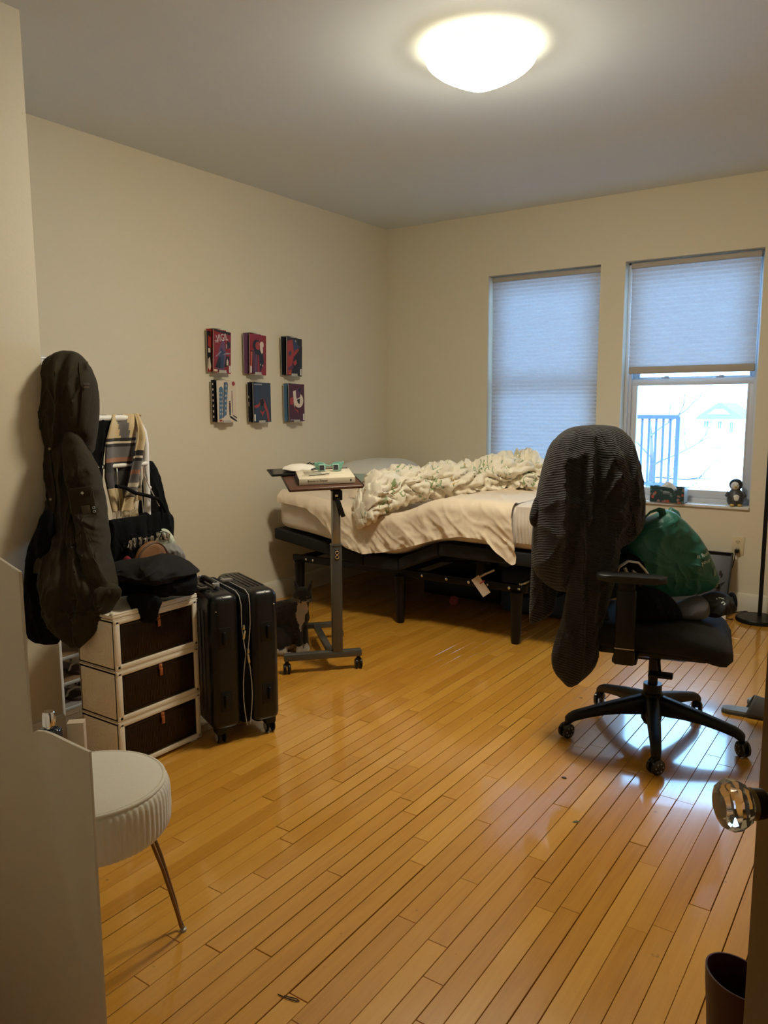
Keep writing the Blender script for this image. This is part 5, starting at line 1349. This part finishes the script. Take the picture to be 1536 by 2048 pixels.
# ================================================================== COMICS ON THE WALL
def build_comics():
    cm = {k: mat('print_' + k, c, .35, spec=.4) for k, c in dict(red=(.24, .016, .02), brick=(.34, .04, .03), black=(.012, .012, .016), navy=(.03, .05, .10), slate=(.035, .045, .065), cream=(.66, .55, .42), white=(.7, .66, .6), plum=(.10, .025, .06), maroon=(.07, .012, .02), orange=(.5, .10, .03), purple=(.14, .06, .12), blue=(.08, .16, .26), grey=(.3, .3, .32)).items()}
    keys = list(cm); paper = mat('comic_paper', (.6, .55, .48), .7)
    Wd, Ht = .165, .258
    def bow(u, v): return .0012 * sin(pi * u)
    def art(par, shapes):
        for q, (k, pts) in enumerate(shapes):
            b = B(); b.poly([(p[0] * Wd, -.0036 - .00006 * q, p[1] * Ht) for p in pts])
            o = b.build('cover_shape', cm[k], par, 0, fix=False)
    def circ(x, z, r, n=18, a0=0, a1=360): return [(x + r * cos(R(lerp(a0, a1, i / n))), z + r * Wd / Ht * sin(R(lerp(a0, a1, i / n)))) for i in range(n)]
    def rect(x0, z0, x1, z1): return [(x0, z0), (x1, z0), (x1, z1), (x0, z1)]
    clip = mat('clear_clip', (.45, .43, .38), .3)
    def comic(label, y, z, dx, base, shapes, tilt, twist, title=None, group='comics on the wall'):
        # local x runs along the wall (world +y), local -y points into the room
        t = thing('comic_book', label, 'comic', (WX + dx, y, z), R(90) + R(twist), group)
        t.rotation_euler = (0, R(-tilt), R(90) + R(twist))
        b = B(); b.grid(lambda u, v: V((u * Wd, -.0022 - bow(u, v), v * Ht)), 12, 8); b.build('front_cover', cm[base], t, 60, fix=False)
        b = B()
        b.ring_loft([[V((u / 12 * Wd, -.0018 - bow(u / 12, v), v * Ht)) for u in range(13)] + [V((u / 12 * Wd, .0015, v * Ht)) for u in range(12, -1, -1)] for v in (0, .5, 1)]); b.build('pages', paper, t, 40)
        art(t, shapes)
        return t
    barL, barR = ('white', rect(.03, .03, .11, .20)), ('white', rect(.88, .03, .97, .20))
    S1 = [('black', [(.05, 1), (.95, 1), (.95, .93), (.05, .97)]), ('purple', [(.18, .06), (.6, .06), (.72, .3), (.66, .7), (.5, .82), (.3, .55)]), ('navy', [(.25, .12), (.55, .1), (.62, .5), (.4, .62)]), ('black', [(.10, .12), (.38, .1), (.42, .34), (.3, .4)]), ('grey', [(.12, .38), (.42, .52), (.44, .5), (.13, .36)]), ('grey', [(.45, .42), (.75, .5), (.95, .5), (.95, .48), (.7, .46)]), ('black', [(.68, .58), (.92, .62), (.96, .75), (.78, .78)]), ('black', [(.6, .14), (.9, .2), (.9, .42), (.7, .4)]), ('cream', [(.72, .6), (.76, .6), (.76, .7), (.72, .7)]), ('cream', [(.74, .2), (.84, .2), (.84, .3), (.79, .36), (.74, .3)]), ('cream', rect(.02, .02, .22, .07)), barR]
    S1b = [('black', rect(0, .1, .2, .95)), ('cream', [(.02, .1), (.1, .02), (.18, .12), (.12, .35), (.05, .3)]), ('brick', [(.05, .6), (.2, .55), (.2, .8), (.08, .85)]), ('cream', [(.05, .45), (.16, .45), (.16, .55), (.05, .55)])]
    S2 = [('black', circ(.42, .72, .24)), ('brick', circ(.5, .72, .16)), ('black', [(.05, .58), (.8, .62), (.85, .3), (.6, .02), (.02, .02)]), ('orange', [(.06, .55), (.16, .56), (.13, .05), (.05, .05)]), ('plum', [(.2, .56), (.3, .57), (.3, .02), (.17, .02)]), ('purple', [(.35, .5), (.42, .5), (.4, .02), (.3, .02)]), ('red', [(.46, .5), (.56, .48), (.6, .02), (.45, .02)]), ('cream', circ(.72, .76, .12)), ('cream', [(.62, .74), (.76, .76), (.8, .58), (.72, .52), (.62, .62)]), ('cream', rect(.75, .22, .79, .26)), ('cream', rect(.62, .24, .66, .27)), barL]
    S3 = [('brick', [(.02, .9), (.4, .96), (.5, .6), (.35, .3), (.3, .02), (.02, .02)]), ('navy', [(.35, .96), (.6, .96), (.7, .82), (.9, .8), (.7, .72), (.5, .55)]), ('black', [(.5, .5), (1, .8), (1, .02), (.45, .02)]), ('brick', [(.4, .36), (.62, .44), (.66, .34), (.5, .26)]), ('brick', [(.48, .5), (.8, .7), (.76, .74), (.5, .66)]), ('navy', [(.1, .6), (.25, .66), (.3, .56), (.15, .5)]), ('plum', [(.06, .2), (.4, .3), (.44, .2), (.1, .12)]), ('orange', [(.1, .02), (.3, .02), (.25, .12)]), ('cream', rect(.55, .9, .6, .94)), barR]
    S4 = [('blue', [(.06, .06), (.24, .10), (.32, .80), (.22, .86), (.10, .82)]), ('blue', [(.26, .1), (.46, .18), (.58, .92), (.52, .97), (.36, .95)]), ('navy', [(.26, .1), (.30, .1), (.40, .95), (.36, .95)])] + [('cream', rect(.12 + .09 * (i % 2), .18 + .1 * (i // 2), .15 + .09 * (i % 2), .22 + .1 * (i // 2))) for i in range(12)] + [('cream', rect(.40 + .07 * (i % 2), .25 + .12 * (i // 2), .43 + .07 * (i % 2), .30 + .12 * (i // 2))) for i in range(12)] + [('brick', circ(.86, .93, .08)), ('plum', [(.60, .30), (.68, .30), (.68, .46), (.60, .46)]), ('navy', [(.61, .16), (.67, .16), (.68, .31), (.60, .31)]), ('black', circ(.64, .49, .035)), ('black', [(.76, .22), (.78, .22), (.78, .76), (.76, .76)]), ('black', [(.60, .14), (.66, .10), (1, .0), (1, .03), (.7, .14)]), ('black', [(.76, .18), (.82, .14), (1, .08), (1, .11)]), ('brick', [(.06, .02), (.22, .02), (.2, .06), (.08, .06)])]
    S5 = [('navy', rect(.12, .02, .3, .98)), ('brick', [(.05, .42), (.3, .46), (.48, .62), (.42, .5), (.3, .38), (.08, .36)]), ('brick', [(.55, .62), (.62, .56), (.74, .42), (.86, .22), (.9, .02), (.8, .02), (.72, .26), (.6, .38)]), ('black', [(.36, .56), (.56, .6), (.62, .5), (.5, .4), (.38, .44)]), ('brick', [(.34, .30), (.5, .26), (.66, .31), (.56, .22), (.5, .14), (.44, .22)]), ('grey', rect(.06, .94, .5, .97)), barL]
    S6 = [('cream', circ(.62, .56, .30)), ('plum', [(.5, .9), (.78, .86), (.72, .66), (.5, .6), (.4, .75)]), ('black', [(.55, .85), (.78, .9), (.72, .76)]), ('cream', [(.26, .8), (.44, .84), (.46, .6), (.36, .36), (.3, .5)]), ('brick', [(.06, .62), (.26, .66), (.3, .5), (.22, .44), (.06, .46)]), ('black', [(.5, .58), (.7, .62), (.68, .46), (.56, .5)]), ('brick', [(.28, .36), (.56, .3), (.6, .22), (.5, .26)]), ('grey', rect(.08, .03, .35, .055)), barR]
    rows = [(3.40, 1.555, 'red', S1, 'red comic with THE VIGIL title on the wall', 'red', S1b, 'dark red comic tucked behind the THE VIGIL comic'),
            (3.715, 1.553, 'red', S2, 'red comic with dark caped shape and pale glove on the wall', 'purple', [], 'grey purple comic tucked behind the red caped comic'),
            (4.075, 1.555, 'black', S3, 'black comic with slanted red and blue shapes on the wall', 'black', [], 'black comic tucked behind the slanted red and blue comic'),
            (3.425, 1.247, 'cream', S4, 'cream comic with two blue towers and a street lamp on the wall', 'black', [('cream', rect(.04, .1 + .13 * i, .09, .15 + .13 * i)) for i in range(7)], 'black spotted comic tucked behind the cream tower comic'),
            (3.742, 1.240, 'slate', S5, 'dark slate comic with red cape shapes on the wall', 'black', [('cream', rect(.03, .4, .06, .5)), ('cream', rect(.03, .6, .06, .66))], 'black comic tucked behind the slate comic'),
            (4.092, 1.238, 'maroon', S6, 'maroon comic with pale moon disc on the wall', 'blue', [], 'pale blue comic tucked behind the moon comic')]
    for i, (y, z, base, sh, lab, b2, sh2, lab2) in enumerate(rows):
        twist = (6, 3, 2, 1, -1, 0)[i]
        f = comic(lab, y + .012, z, .048, base, sh, (-3, -2, -2, 0, 0, 0)[i], twist)
        comic(lab2, y - .010, z + .002, .022, b2, sh2, 0, 0)
        if i == 0:
            text_mesh('VIGIL', .060, cm['white'], f, 'title', (.026, -.0050, .185), (R(90), R(-12), 0), sx=.80)
            text_mesh('THE', .021, cm['white'], f, 'title', (.012, -.0050, .178), (R(90), R(-12), 0), sx=.8)
        if i == 3:
            pass
        c = thing('wall_clip', 'small grey wall clip holding the ' + ('THE VIGIL comic', 'red caped comic', 'slanted red and blue comic', 'cream tower comic', 'dark slate comic', 'maroon moon comic')[i], 'clip', (WX, y + .08, z), R(90), 'comic clips on the wall')
        b = B(); b.box((0, -.032, -.0035), (.07, .064, .005), .001); b.box((0, -.062, .004), (.06, .004, .016), .001); b.build('ledge', clip, c)
        b = B(); b.box((.0, -.003, .13), (.05, .006, .275), .001); b.build('back_plate', clip, c)
        b = B(); b.box((-.02, -.026, .264), (.06, .052, .004), .001); b.build('upper_tab', clip, c)
build_comics()

# ================================================================== SMALL THINGS
def build_small():
    # wall outlet with plug and cord
    t = thing('wall_outlet', 'ivory wall outlet with black plug above the baseboard', 'outlet', (-.92, WY, .44))
    iv = mat('ivory_plate', (.66, .57, .38), .4); iv2 = mat('ivory_face', (.58, .50, .34), .4)
    b = B(); b.box((0, -.003, 0), (.073, .006, .117), .002); b.build('cover_plate', iv, t)
    for z in (.022, -.022):
        b = B(); b.prism(chaikin([(-.016, z - .010), (.016, z - .010), (.016, z + .010), (.010, z + .015), (-.010, z + .015), (-.016, z + .010)], 1), 'y', -.0078, -.005); f = b.build('socket_face', iv2, t)
        b = B()
        for x in (-.006, .006): b.box((x, -.008, z + .005), (.0022, .001, .009))
        b.lathe([(.0025, 0), (.0025, -.0006)], (0, -.0079, z - .006), 10, 'y'); b.build('socket_slot', M_dark, f)
    b = B(); b.ball((0, -.0065, 0), .003, n=8); b.build('screw', M_steel, t)
    t = thing('extension_cord', 'black power cord plugged into the ivory outlet hanging down', 'cord', (-.92, WY, .40))
    b = B(); b.box((0, -.022, .006), (.026, .028, .024), .004); b.build('plug', M_blackplastic, t)
    b = B(); b.tube([(-.004, -.034, .0), (-.010, -.036, -.04), (-.014, -.04, -.08), (-.022, -.05, -.11), (-.020, -.07, -.16), (-.05, -.11, -.19), (-.11, -.16, -.225), (-.19, -.22, -.27), (-.24, -.24, -.34), (-.26, -.25, -.394)], .0028, 8); b.build('cable', M_blackplastic, t)
    b = B(); b.box((-.085, -.14, -.213), (.022, .022, .03), .003); b.build('cable_joint', M_blackplastic, t)
    # black tray leaning on the wall
    t = thing('leaning_tray', 'black rimmed plastic tray leaning against the wall under the window', 'tray', (-1.16, 5.235, 0))
    rot = Matrix.Rotation(R(-17), 3, 'X'); gp = mat('grey_tray', (.06, .062, .07), .45)
    b = B(); b.box((0, .045, .20), (.44, .006, .40), .001, rot); b.build('tray_panel', gp, t)
    b = B()
    for sx in (-1, 1): b.box((sx * .222, .033, .203), (.008, .034, .41), .002, rot)
    b.box((0, .033 + .2 * sin(R(17)), .203 + .2 * cos(R(17))), (.45, .036, .008), .002, rot); b.box((0, .033 - .2 * sin(R(17)), .203 - .2 * cos(R(17))), (.45, .036, .008), .002, rot)
    b.build('tray_rim', M_blackplastic, t)
    b = B(); b.box((.165, .038, .27), (.012, .004, .03), .001, rot); b.build('tray_slot', M_dark, t)
    # floor lamp
    t = thing('floor_lamp', 'black floor lamp with round base standing by the window wall', 'lamp', (-.752, 5.228, 0))
    b = B(); b.lathe([(.001, 0), (.126, 0), (.130, .004), (.130, .020), (.126, .026), (.03, .029), (.001, .029)], n=48); b.build('lamp_base', M_blackmetal, t)
    b = B(); b.cyl((.004, .03, .026), (.004, .03, 1.62), .0125, n=16); b.build('pole', M_blackmetal, t)
    b = B(); b.tube([(.004, .03, 1.60), (.03, .03, 1.68), (.14, .03, 1.72), (.26, .03, 1.69), (.30, .03, 1.62)], .009, 10); b.build('arm', M_blackmetal, t)
    b = B(); b.lathe([(.03, 1.64), (.045, 1.63), (.11, 1.52), (.112, 1.515), (.107, 1.517), (.04, 1.622), (.03, 1.63)], (.30, .03, 0), 32); b.build('lamp_shade', M_blackmetal, t)
    b = B(); b.tube([(-.02, .09, .012), (-.09, .13, .02), (-.15, .10, .012), (-.20, .02, .005), (-.22, -.06, .004), (-.28, -.10, .004)], .0035, 8); b.build('lamp_cord', M_blackplastic, t)
    # white adapter by the lamp
    t = thing('power_adapter', 'small white power adapter on the floor beside the lamp base', 'adapter', (-.935, 5.10, 0), R(20))
    b = B(); b.box((0, 0, .022), (.036, .034, .044), .006); b.build('adapter_body', mat('white_adapter', (.7, .66, .6), .4), t)
    b = B(); b.tube([(.018, 0, .02), (.05, .02, .012), (.07, .06, .004)], .003, 6); b.build('adapter_cable', M_blackplastic, t)
    # tissue box on the sill
    t = thing('tissue_box', 'dark green patterned tissue box on the window sill', 'tissue box', (-1.372, 5.385, .6935), R(-3))
    m = bpy.data.materials.new('butterfly_card'); m.use_nodes = True
    nt, p = nodes(m); p.inputs['Roughness'].default_value = .4; N = nt.nodes.new; L = nt.links.new
    tc = N('ShaderNodeTexCoord'); vo = N('ShaderNodeTexVoronoi'); vo.inputs['Scale'].default_value = 38; L(tc.outputs['Object'], vo.inputs['Vector'])
    ns = N('ShaderNodeTexNoise'); ns.inputs['Scale'].default_value = 60; L(tc.outputs['Object'], ns.inputs['Vector'])
    ad = N('ShaderNodeMath'); ad.operation = 'MULTIPLY_ADD'; ad.inputs[1].default_value = .7; L(ns.outputs[0], ad.inputs[0]); L(vo.outputs['Distance'], ad.inputs[2])
    lt = N('ShaderNodeMath'); lt.operation = 'LESS_THAN'; lt.inputs[1].default_value = .76; L(ad.outputs[0], lt.inputs[0])
    rp = N('ShaderNodeValToRGB'); rp.color_ramp.interpolation = 'CONSTANT'
    rp.color_ramp.elements[0].color = (.42, .07, .035, 1); rp.color_ramp.elements[1].position = .4; rp.color_ramp.elements[1].color = (.10, .16, .15, 1)
    e = rp.color_ramp.elements.new(.7); e.color = (.26, .15, .12, 1)
    L(vo.outputs['Color'], rp.inputs[0])
    mx = N('ShaderNodeMix'); mx.data_type = 'RGBA'; mx.inputs[6].default_value = (.012, .04, .036, 1); L(lt.outputs[0], mx.inputs[0]); L(rp.outputs[0], mx.inputs[7]); L(mx.outputs[2], p.inputs['Base Color'])
    dip = [(-.113, 0), (.113, 0), (.113, .104), (.072, .100), (.062, .083), (.048, .080), (.030, .100), (-.06, .106), (-.113, .110)]
    b = B(); b.prism(dip, 'y', -.028, -.026); b.box((0, .050, .052), (.226, .002, .104)); b.box((-.112, .012, .052), (.002, .078, .104)); b.box((0, .012, .002), (.226, .078, .004)); b.build('carton', m, t, 30)
    b = B(); b.box((.112, .012, .052), (.002, .078, .104)); b.build('side_flap', mat('pale_side', (.45, .55, .56), .4), t)
    b = B(); b.box((0, -.0285, .062), (.055, .0006, .012)); lb = b.build('label_band', mat('label_grey', (.10, .12, .12), .5), t)
    b = B(); b.box((-.004, -.0292, .071), (.044, .0004, .004)); b.build('label_line', mat('white_print', (.62, .68, .64), .6), lb)
    b = B(); puff(b, [(-.085, .095), (-.05, .105), (-.03, .125), (-.01, .142), (.02, .130), (.045, .105), (.06, .085), (.04, .07), (-.05, .08)], .02, .02, .008, 40, 30, yc=.012, n=48, rings=6); b.build('tissue', mat('tissue_paper', (.75, .77, .8), .9), t, 75)
    # plain penguin figurine
    t = thing('penguin_figurine', 'small grey penguin figurine with white belly on the window sill', 'figurine', (-.958, 5.418, .6935), R(18))
    gy = mat('grey_vinyl', (.055, .055, .06), .45); wv = mat('white_vinyl', (.72, .72, .72), .45); yl = mat('yellow_vinyl', (.62, .42, .10), .45); bk = mat('black_vinyl', (.015, .015, .017), .4)
    b = B(); b.lathe([(.001, .006), (.040, .008), (.050, .03), (.050, .055), (.044, .08), (.034, .098), (.028, .108), (.001, .112)], n=32); b.build('torso', gy, t, 60)
    b = B(); b.ball((0, -.015, .052), .037, (.92, 1, 1.18), 20); b.build('belly', wv, t)
    b = B(); b.ball((0, .002, .138), .041, (1, .95, .95), 24); b.build('head', bk, t)
    b = B(); b.ball((-.006, -.012, .134), .032, (.9, 1, .95), 20); b.build('face', wv, t)
    b = B(); b.lathe([(.008, 0), (.005, -.010), (.001, -.016)], (-.007, -.041, .128), 12, 'y'); b.build('beak', yl, t)
    for s in (-1, 1):
        b = B(); b.tube([(s * .042, -.004, .088), (s * .054, -.012, .068), (s * .040, -.034, .056)], [.011, .011, .008], 10); b.build('flipper', gy, t)
        b = B(); b.ball((s * .022, -.036, .008), .015, (1, 1.3, .6), 12); b.build('foot', yl, t)
        b = B(); b.ball((-.006 + s * .012, -.0435, .140), .0028, n=8); b.build('eye', bk, t)
    # slippers
    sg = mat('grey_rubber', (.20, .205, .20), .6); sd = mat('dark_rubber', (.06, .058, .055), .7)
    for i, (x, y, a, lab) in enumerate(((-.515, 3.585, 8, 'grey slide slipper lying by the door in front of its pair'), (-.44, 3.76, 14, 'grey slide slipper behind the other slipper near the door'))):
        t = thing('slipper', lab, 'slipper', (x, y, 0), R(a), 'slippers on the floor')
        out = [(-.125, 0), (-.118, -.028), (-.06, -.034), (.02, -.036), (.09, -.046), (.125, -.030), (.135, 0), (.125, .032), (.09, .046), (.02, .038), (-.06, .034), (-.118, .028)]
        b = B(); b.prism(chaikin(out, 2), 'z', 0, .012, .003); b.build('outsole', sd, t); b = B(); b.prism([(u * .97, v * .95) for u, v in chaikin(out, 2)], 'z', .011, .022, .004); b.build('footbed', sg, t)
        def strap(u, v):
            x = lerp(-.03 + .035 * sin(pi * u), .075, v); th = pi * u
            return V((x, -cos(th) * (.044 + .004 * v), .010 + sin(th) * (.085 - .015 * v)))
        b = B(); b.grid(strap, 24, 8); so = b.build('strap', sd, t, 60); s_ = so.modifiers.new('thickness', 'SOLIDIFY'); s_.thickness = .004
    # boot by the door
    t = thing('boot', 'tall dark red boot standing on the floor beside the open door', 'boot', (-.186, 1.368, 0), RZ)
    bl = mat('burgundy_leather', (.036, .003, .004), .5, bump=.1, bscale=60)
    def ring(z, rx, ry, cx=0, cy=0, n=36, tilt=0.): return [V((cx + rx * cos(2 * pi * k / n), cy + ry * sin(2 * pi * k / n), z + tilt * cos(2 * pi * k / n))) for k in range(n)]
    b = B(); b.ring_loft([ring(.02, .040, .048, .005, 0), ring(.07, .040, .050, .0, 0), ring(.12, .038, .045, -.002, 0), ring(.20, .045, .052, -.004, 0), ring(.29, .050, .058, -.004, 0), ring(.335, .052, .060, -.006, 0, tilt=-.004), ring(.362, .053, .060, -.006, 0, tilt=-.008),
                          ring(.362, .050, .057, -.006, 0, tilt=-.008), ring(.30, .046, .053, -.004, 0), ring(.16, .034, .04, 0, 0)], True, True); b.build('shaft', bl, t, 50)
    rg = []
    for u, (y, w_, h) in enumerate(((.045, .03, .05), (.0, .038, .085), (-.06, .040, .07), (-.12, .044, .05), (-.17, .042, .04), (-.20, .026, .03))):
        rg.append([V((.005 + w_ * cos(2 * pi * k / 20), y, max(.018, .018 + h * max(0, sin(2 * pi * k / 20))))) for k in range(20)])
    b = B(); b.ring_loft(rg); b.build('vamp', bl, t, 60)
    b = B(); b.prism(chaikin([(-.035, .05), (.04, .05), (.045, -.05), (.05, -.14), (.02, -.205), (-.02, -.205), (-.04, -.14), (-.035, -.05)], 2), 'z', 0, .018, .002); b.build('sole', M_blackplastic, t)
    # bits on the floor
    o = B().poly([(-.012, -.003, .0012), (-.004, -.006, .0025), (.008, -.004, .0018), (.013, .001, .0015), (.004, .005, .003), (-.006, .004, .002)]).build('fallen_leaf', mat('leaf_green', (.08, .11, .03), .6), None, 0, fix=False)
    o.location = (-.832, 2.313, 0); o.rotation_euler = (0, 0, R(25)); tag(o, 'tiny curled green leaf on the bare floor', 'leaf')
    o = B().prism([(-.008, -.004), (.004, -.007), (.009, .001), (.002, .006), (-.007, .004)], 'z', .0005, .003).build('paper_chip', mat('slate_chip', (.03, .03, .035), .6), None, 0)
    o.location = (-.978, 2.579, 0); tag(o, 'dark chip lying on the floor in front of the chair', 'chip')
    o = B().tube([(-.028, .006, .002), (-.01, .002, .0022), (.02, .0, .002), (.028, .003, .002), (.02, .007, .0022), (-.012, .006, .002)], .0012, 6).build('hair_pin', mat('dark_pin', (.03, .02, .015), .4, .6), None)
    o.location = (-1.10, 1.205, 0); o.rotation_euler = (0, 0, R(15)); tag(o, 'dark hair pin lying on the floor boards', 'hair pin')
build_small()

# ================================================================== OUTSIDE THE WINDOW
def build_outside():
    snow = mat('snow', (.78, .80, .84), .8)
    b = B(); b.grid(lambda u, v: V((lerp(-60, 40, u), lerp(5.9, 120, v), -1.25 + .25 * nz(u * 9, v * 9, .4))), 30, 30)
    o = b.build('snow_ground', snow, None, 60); o['kind'] = 'structure'
    iron = mat('painted_iron', (.075, .10, .16), .5)
    t = thing('balcony_railing', 'dark iron balcony railing outside the half open shade', 'railing', (-1.95, 6.9, -1.2))
    b = B(); b.box((-.19, 0, 2.44), (.90, .04, .035), .004); b.build('hand_rail', iron, t)
    b = B(); b.box((-.19, 0, 1.86), (.90, .03, .03), .004); b.build('lower_rail', iron, t)
    for k in range(14):
        x = .245 - .0595 * k
        b = B(); b.box((x, 0, 2.13), (.020, .020, .62), .003); b.build('baluster', iron, t)
    for x in (-.60, .248):
        b = B(); b.box((x, 0, 1.22), (.035, .035, 2.44), .004); b.build('post', iron, t)
    bark = mat('bark', (.10, .10, .12), .9, bump=.4, bscale=30)
    t = thing('bare_tree', 'leafless tree with thin branches behind the balcony railing', 'tree', (-2.12, 7.6, -1.25))
    b = B(); b.tube([(0, 0, 0), (.01, 0, .8), (-.01, 0, 1.6), (.02, .01, 2.0), (.0, .02, 2.3), (-.03, .03, 2.5)], [.05, .042, .035, .022, .012, .005], 10); b.build('trunk', bark, t)
    def br(p, d, L, r, dep, rnd, b):
        pts = [V(p)]; dv = V(d).normalized()
        for k in range(5):
            dv = (dv + V((rnd.uniform(-.25, .25), rnd.uniform(-.2, .2), rnd.uniform(-.15, .25)))).normalized(); pts.append(pts[-1] + dv * L / 5)
        b.tube(pts, [lerp(r, r * .4, k / 5) for k in range(6)], 6)
        if dep:
            for k in (2, 3, 4): br(pts[k], dv + V((rnd.uniform(-1, 1), rnd.uniform(-.5, .5), rnd.uniform(-.4, 1))), L * .5, r * .5, dep - 1, rnd, b)
    rnd = random.Random(3)
    for p, d, L in (((0, 0, 2.0), (1, .2, .55), .62), ((.01, 0, 1.9), (1, -.1, .2), .55), ((0, 0, 2.1), (-.8, 0, .6), .5), ((0, 0, 2.3), (.6, .3, .8), .5), ((0, 0, 1.75), (-1, .2, .3), .4), ((0, 0, 1.85), (.7, -.3, .0), .45)):
        b = B(); br(p, d, L, .011, 2, rnd, b); b.build('branch', bark, t)
    # small house across the snow
    wl = mat('pale_siding', (.60, .62, .64), .8); rf = mat('teal_roof', (.10, .16, .165), .8); dk = mat('house_window', (.06, .085, .12), .3)
    y = 50.; s = 50 / 22
    t = thing('house', 'small pale house with grey green roof across the snow', 'house', (-4.39 * s, y, -1.25))
    b = B(); b.prism([(-.85, 0), (.95, 0), (.95, 1.75), (-.85, 1.75)], 'y', 0, 4.); b.build('wall', wl, t)
    b = B(); b.prism([(-1.3, 1.68), (1.35, 1.70), (1.2, 1.9), (.1, 2.66), (-.05, 2.66), (-1.15, 1.9)], 'y', -.3, 4.3); b.build('roof', rf, t)
    b = B(); b.prism([(-.62, 1.98), (.62, 1.98), (.3, 2.28), (-.2, 2.28)], 'y', -.34, -.29); b.build('gable_snow', snow, t)
    for x, z, w_, h in ((-.72, 1.38, .22, .35), (.05, 1.35, .18, .38), (-.7, .9, .08, .4), (.7, 1.2, .16, .6)):
        b = B(); b.box((x, -.02, z), (w_, .06, h)); wn = b.build('window', dk, t)
        b = B(); b.box((x, -.06, z), (w_ * .12, .03, h)); b.build('mullion', wl, wn)
build_outside()
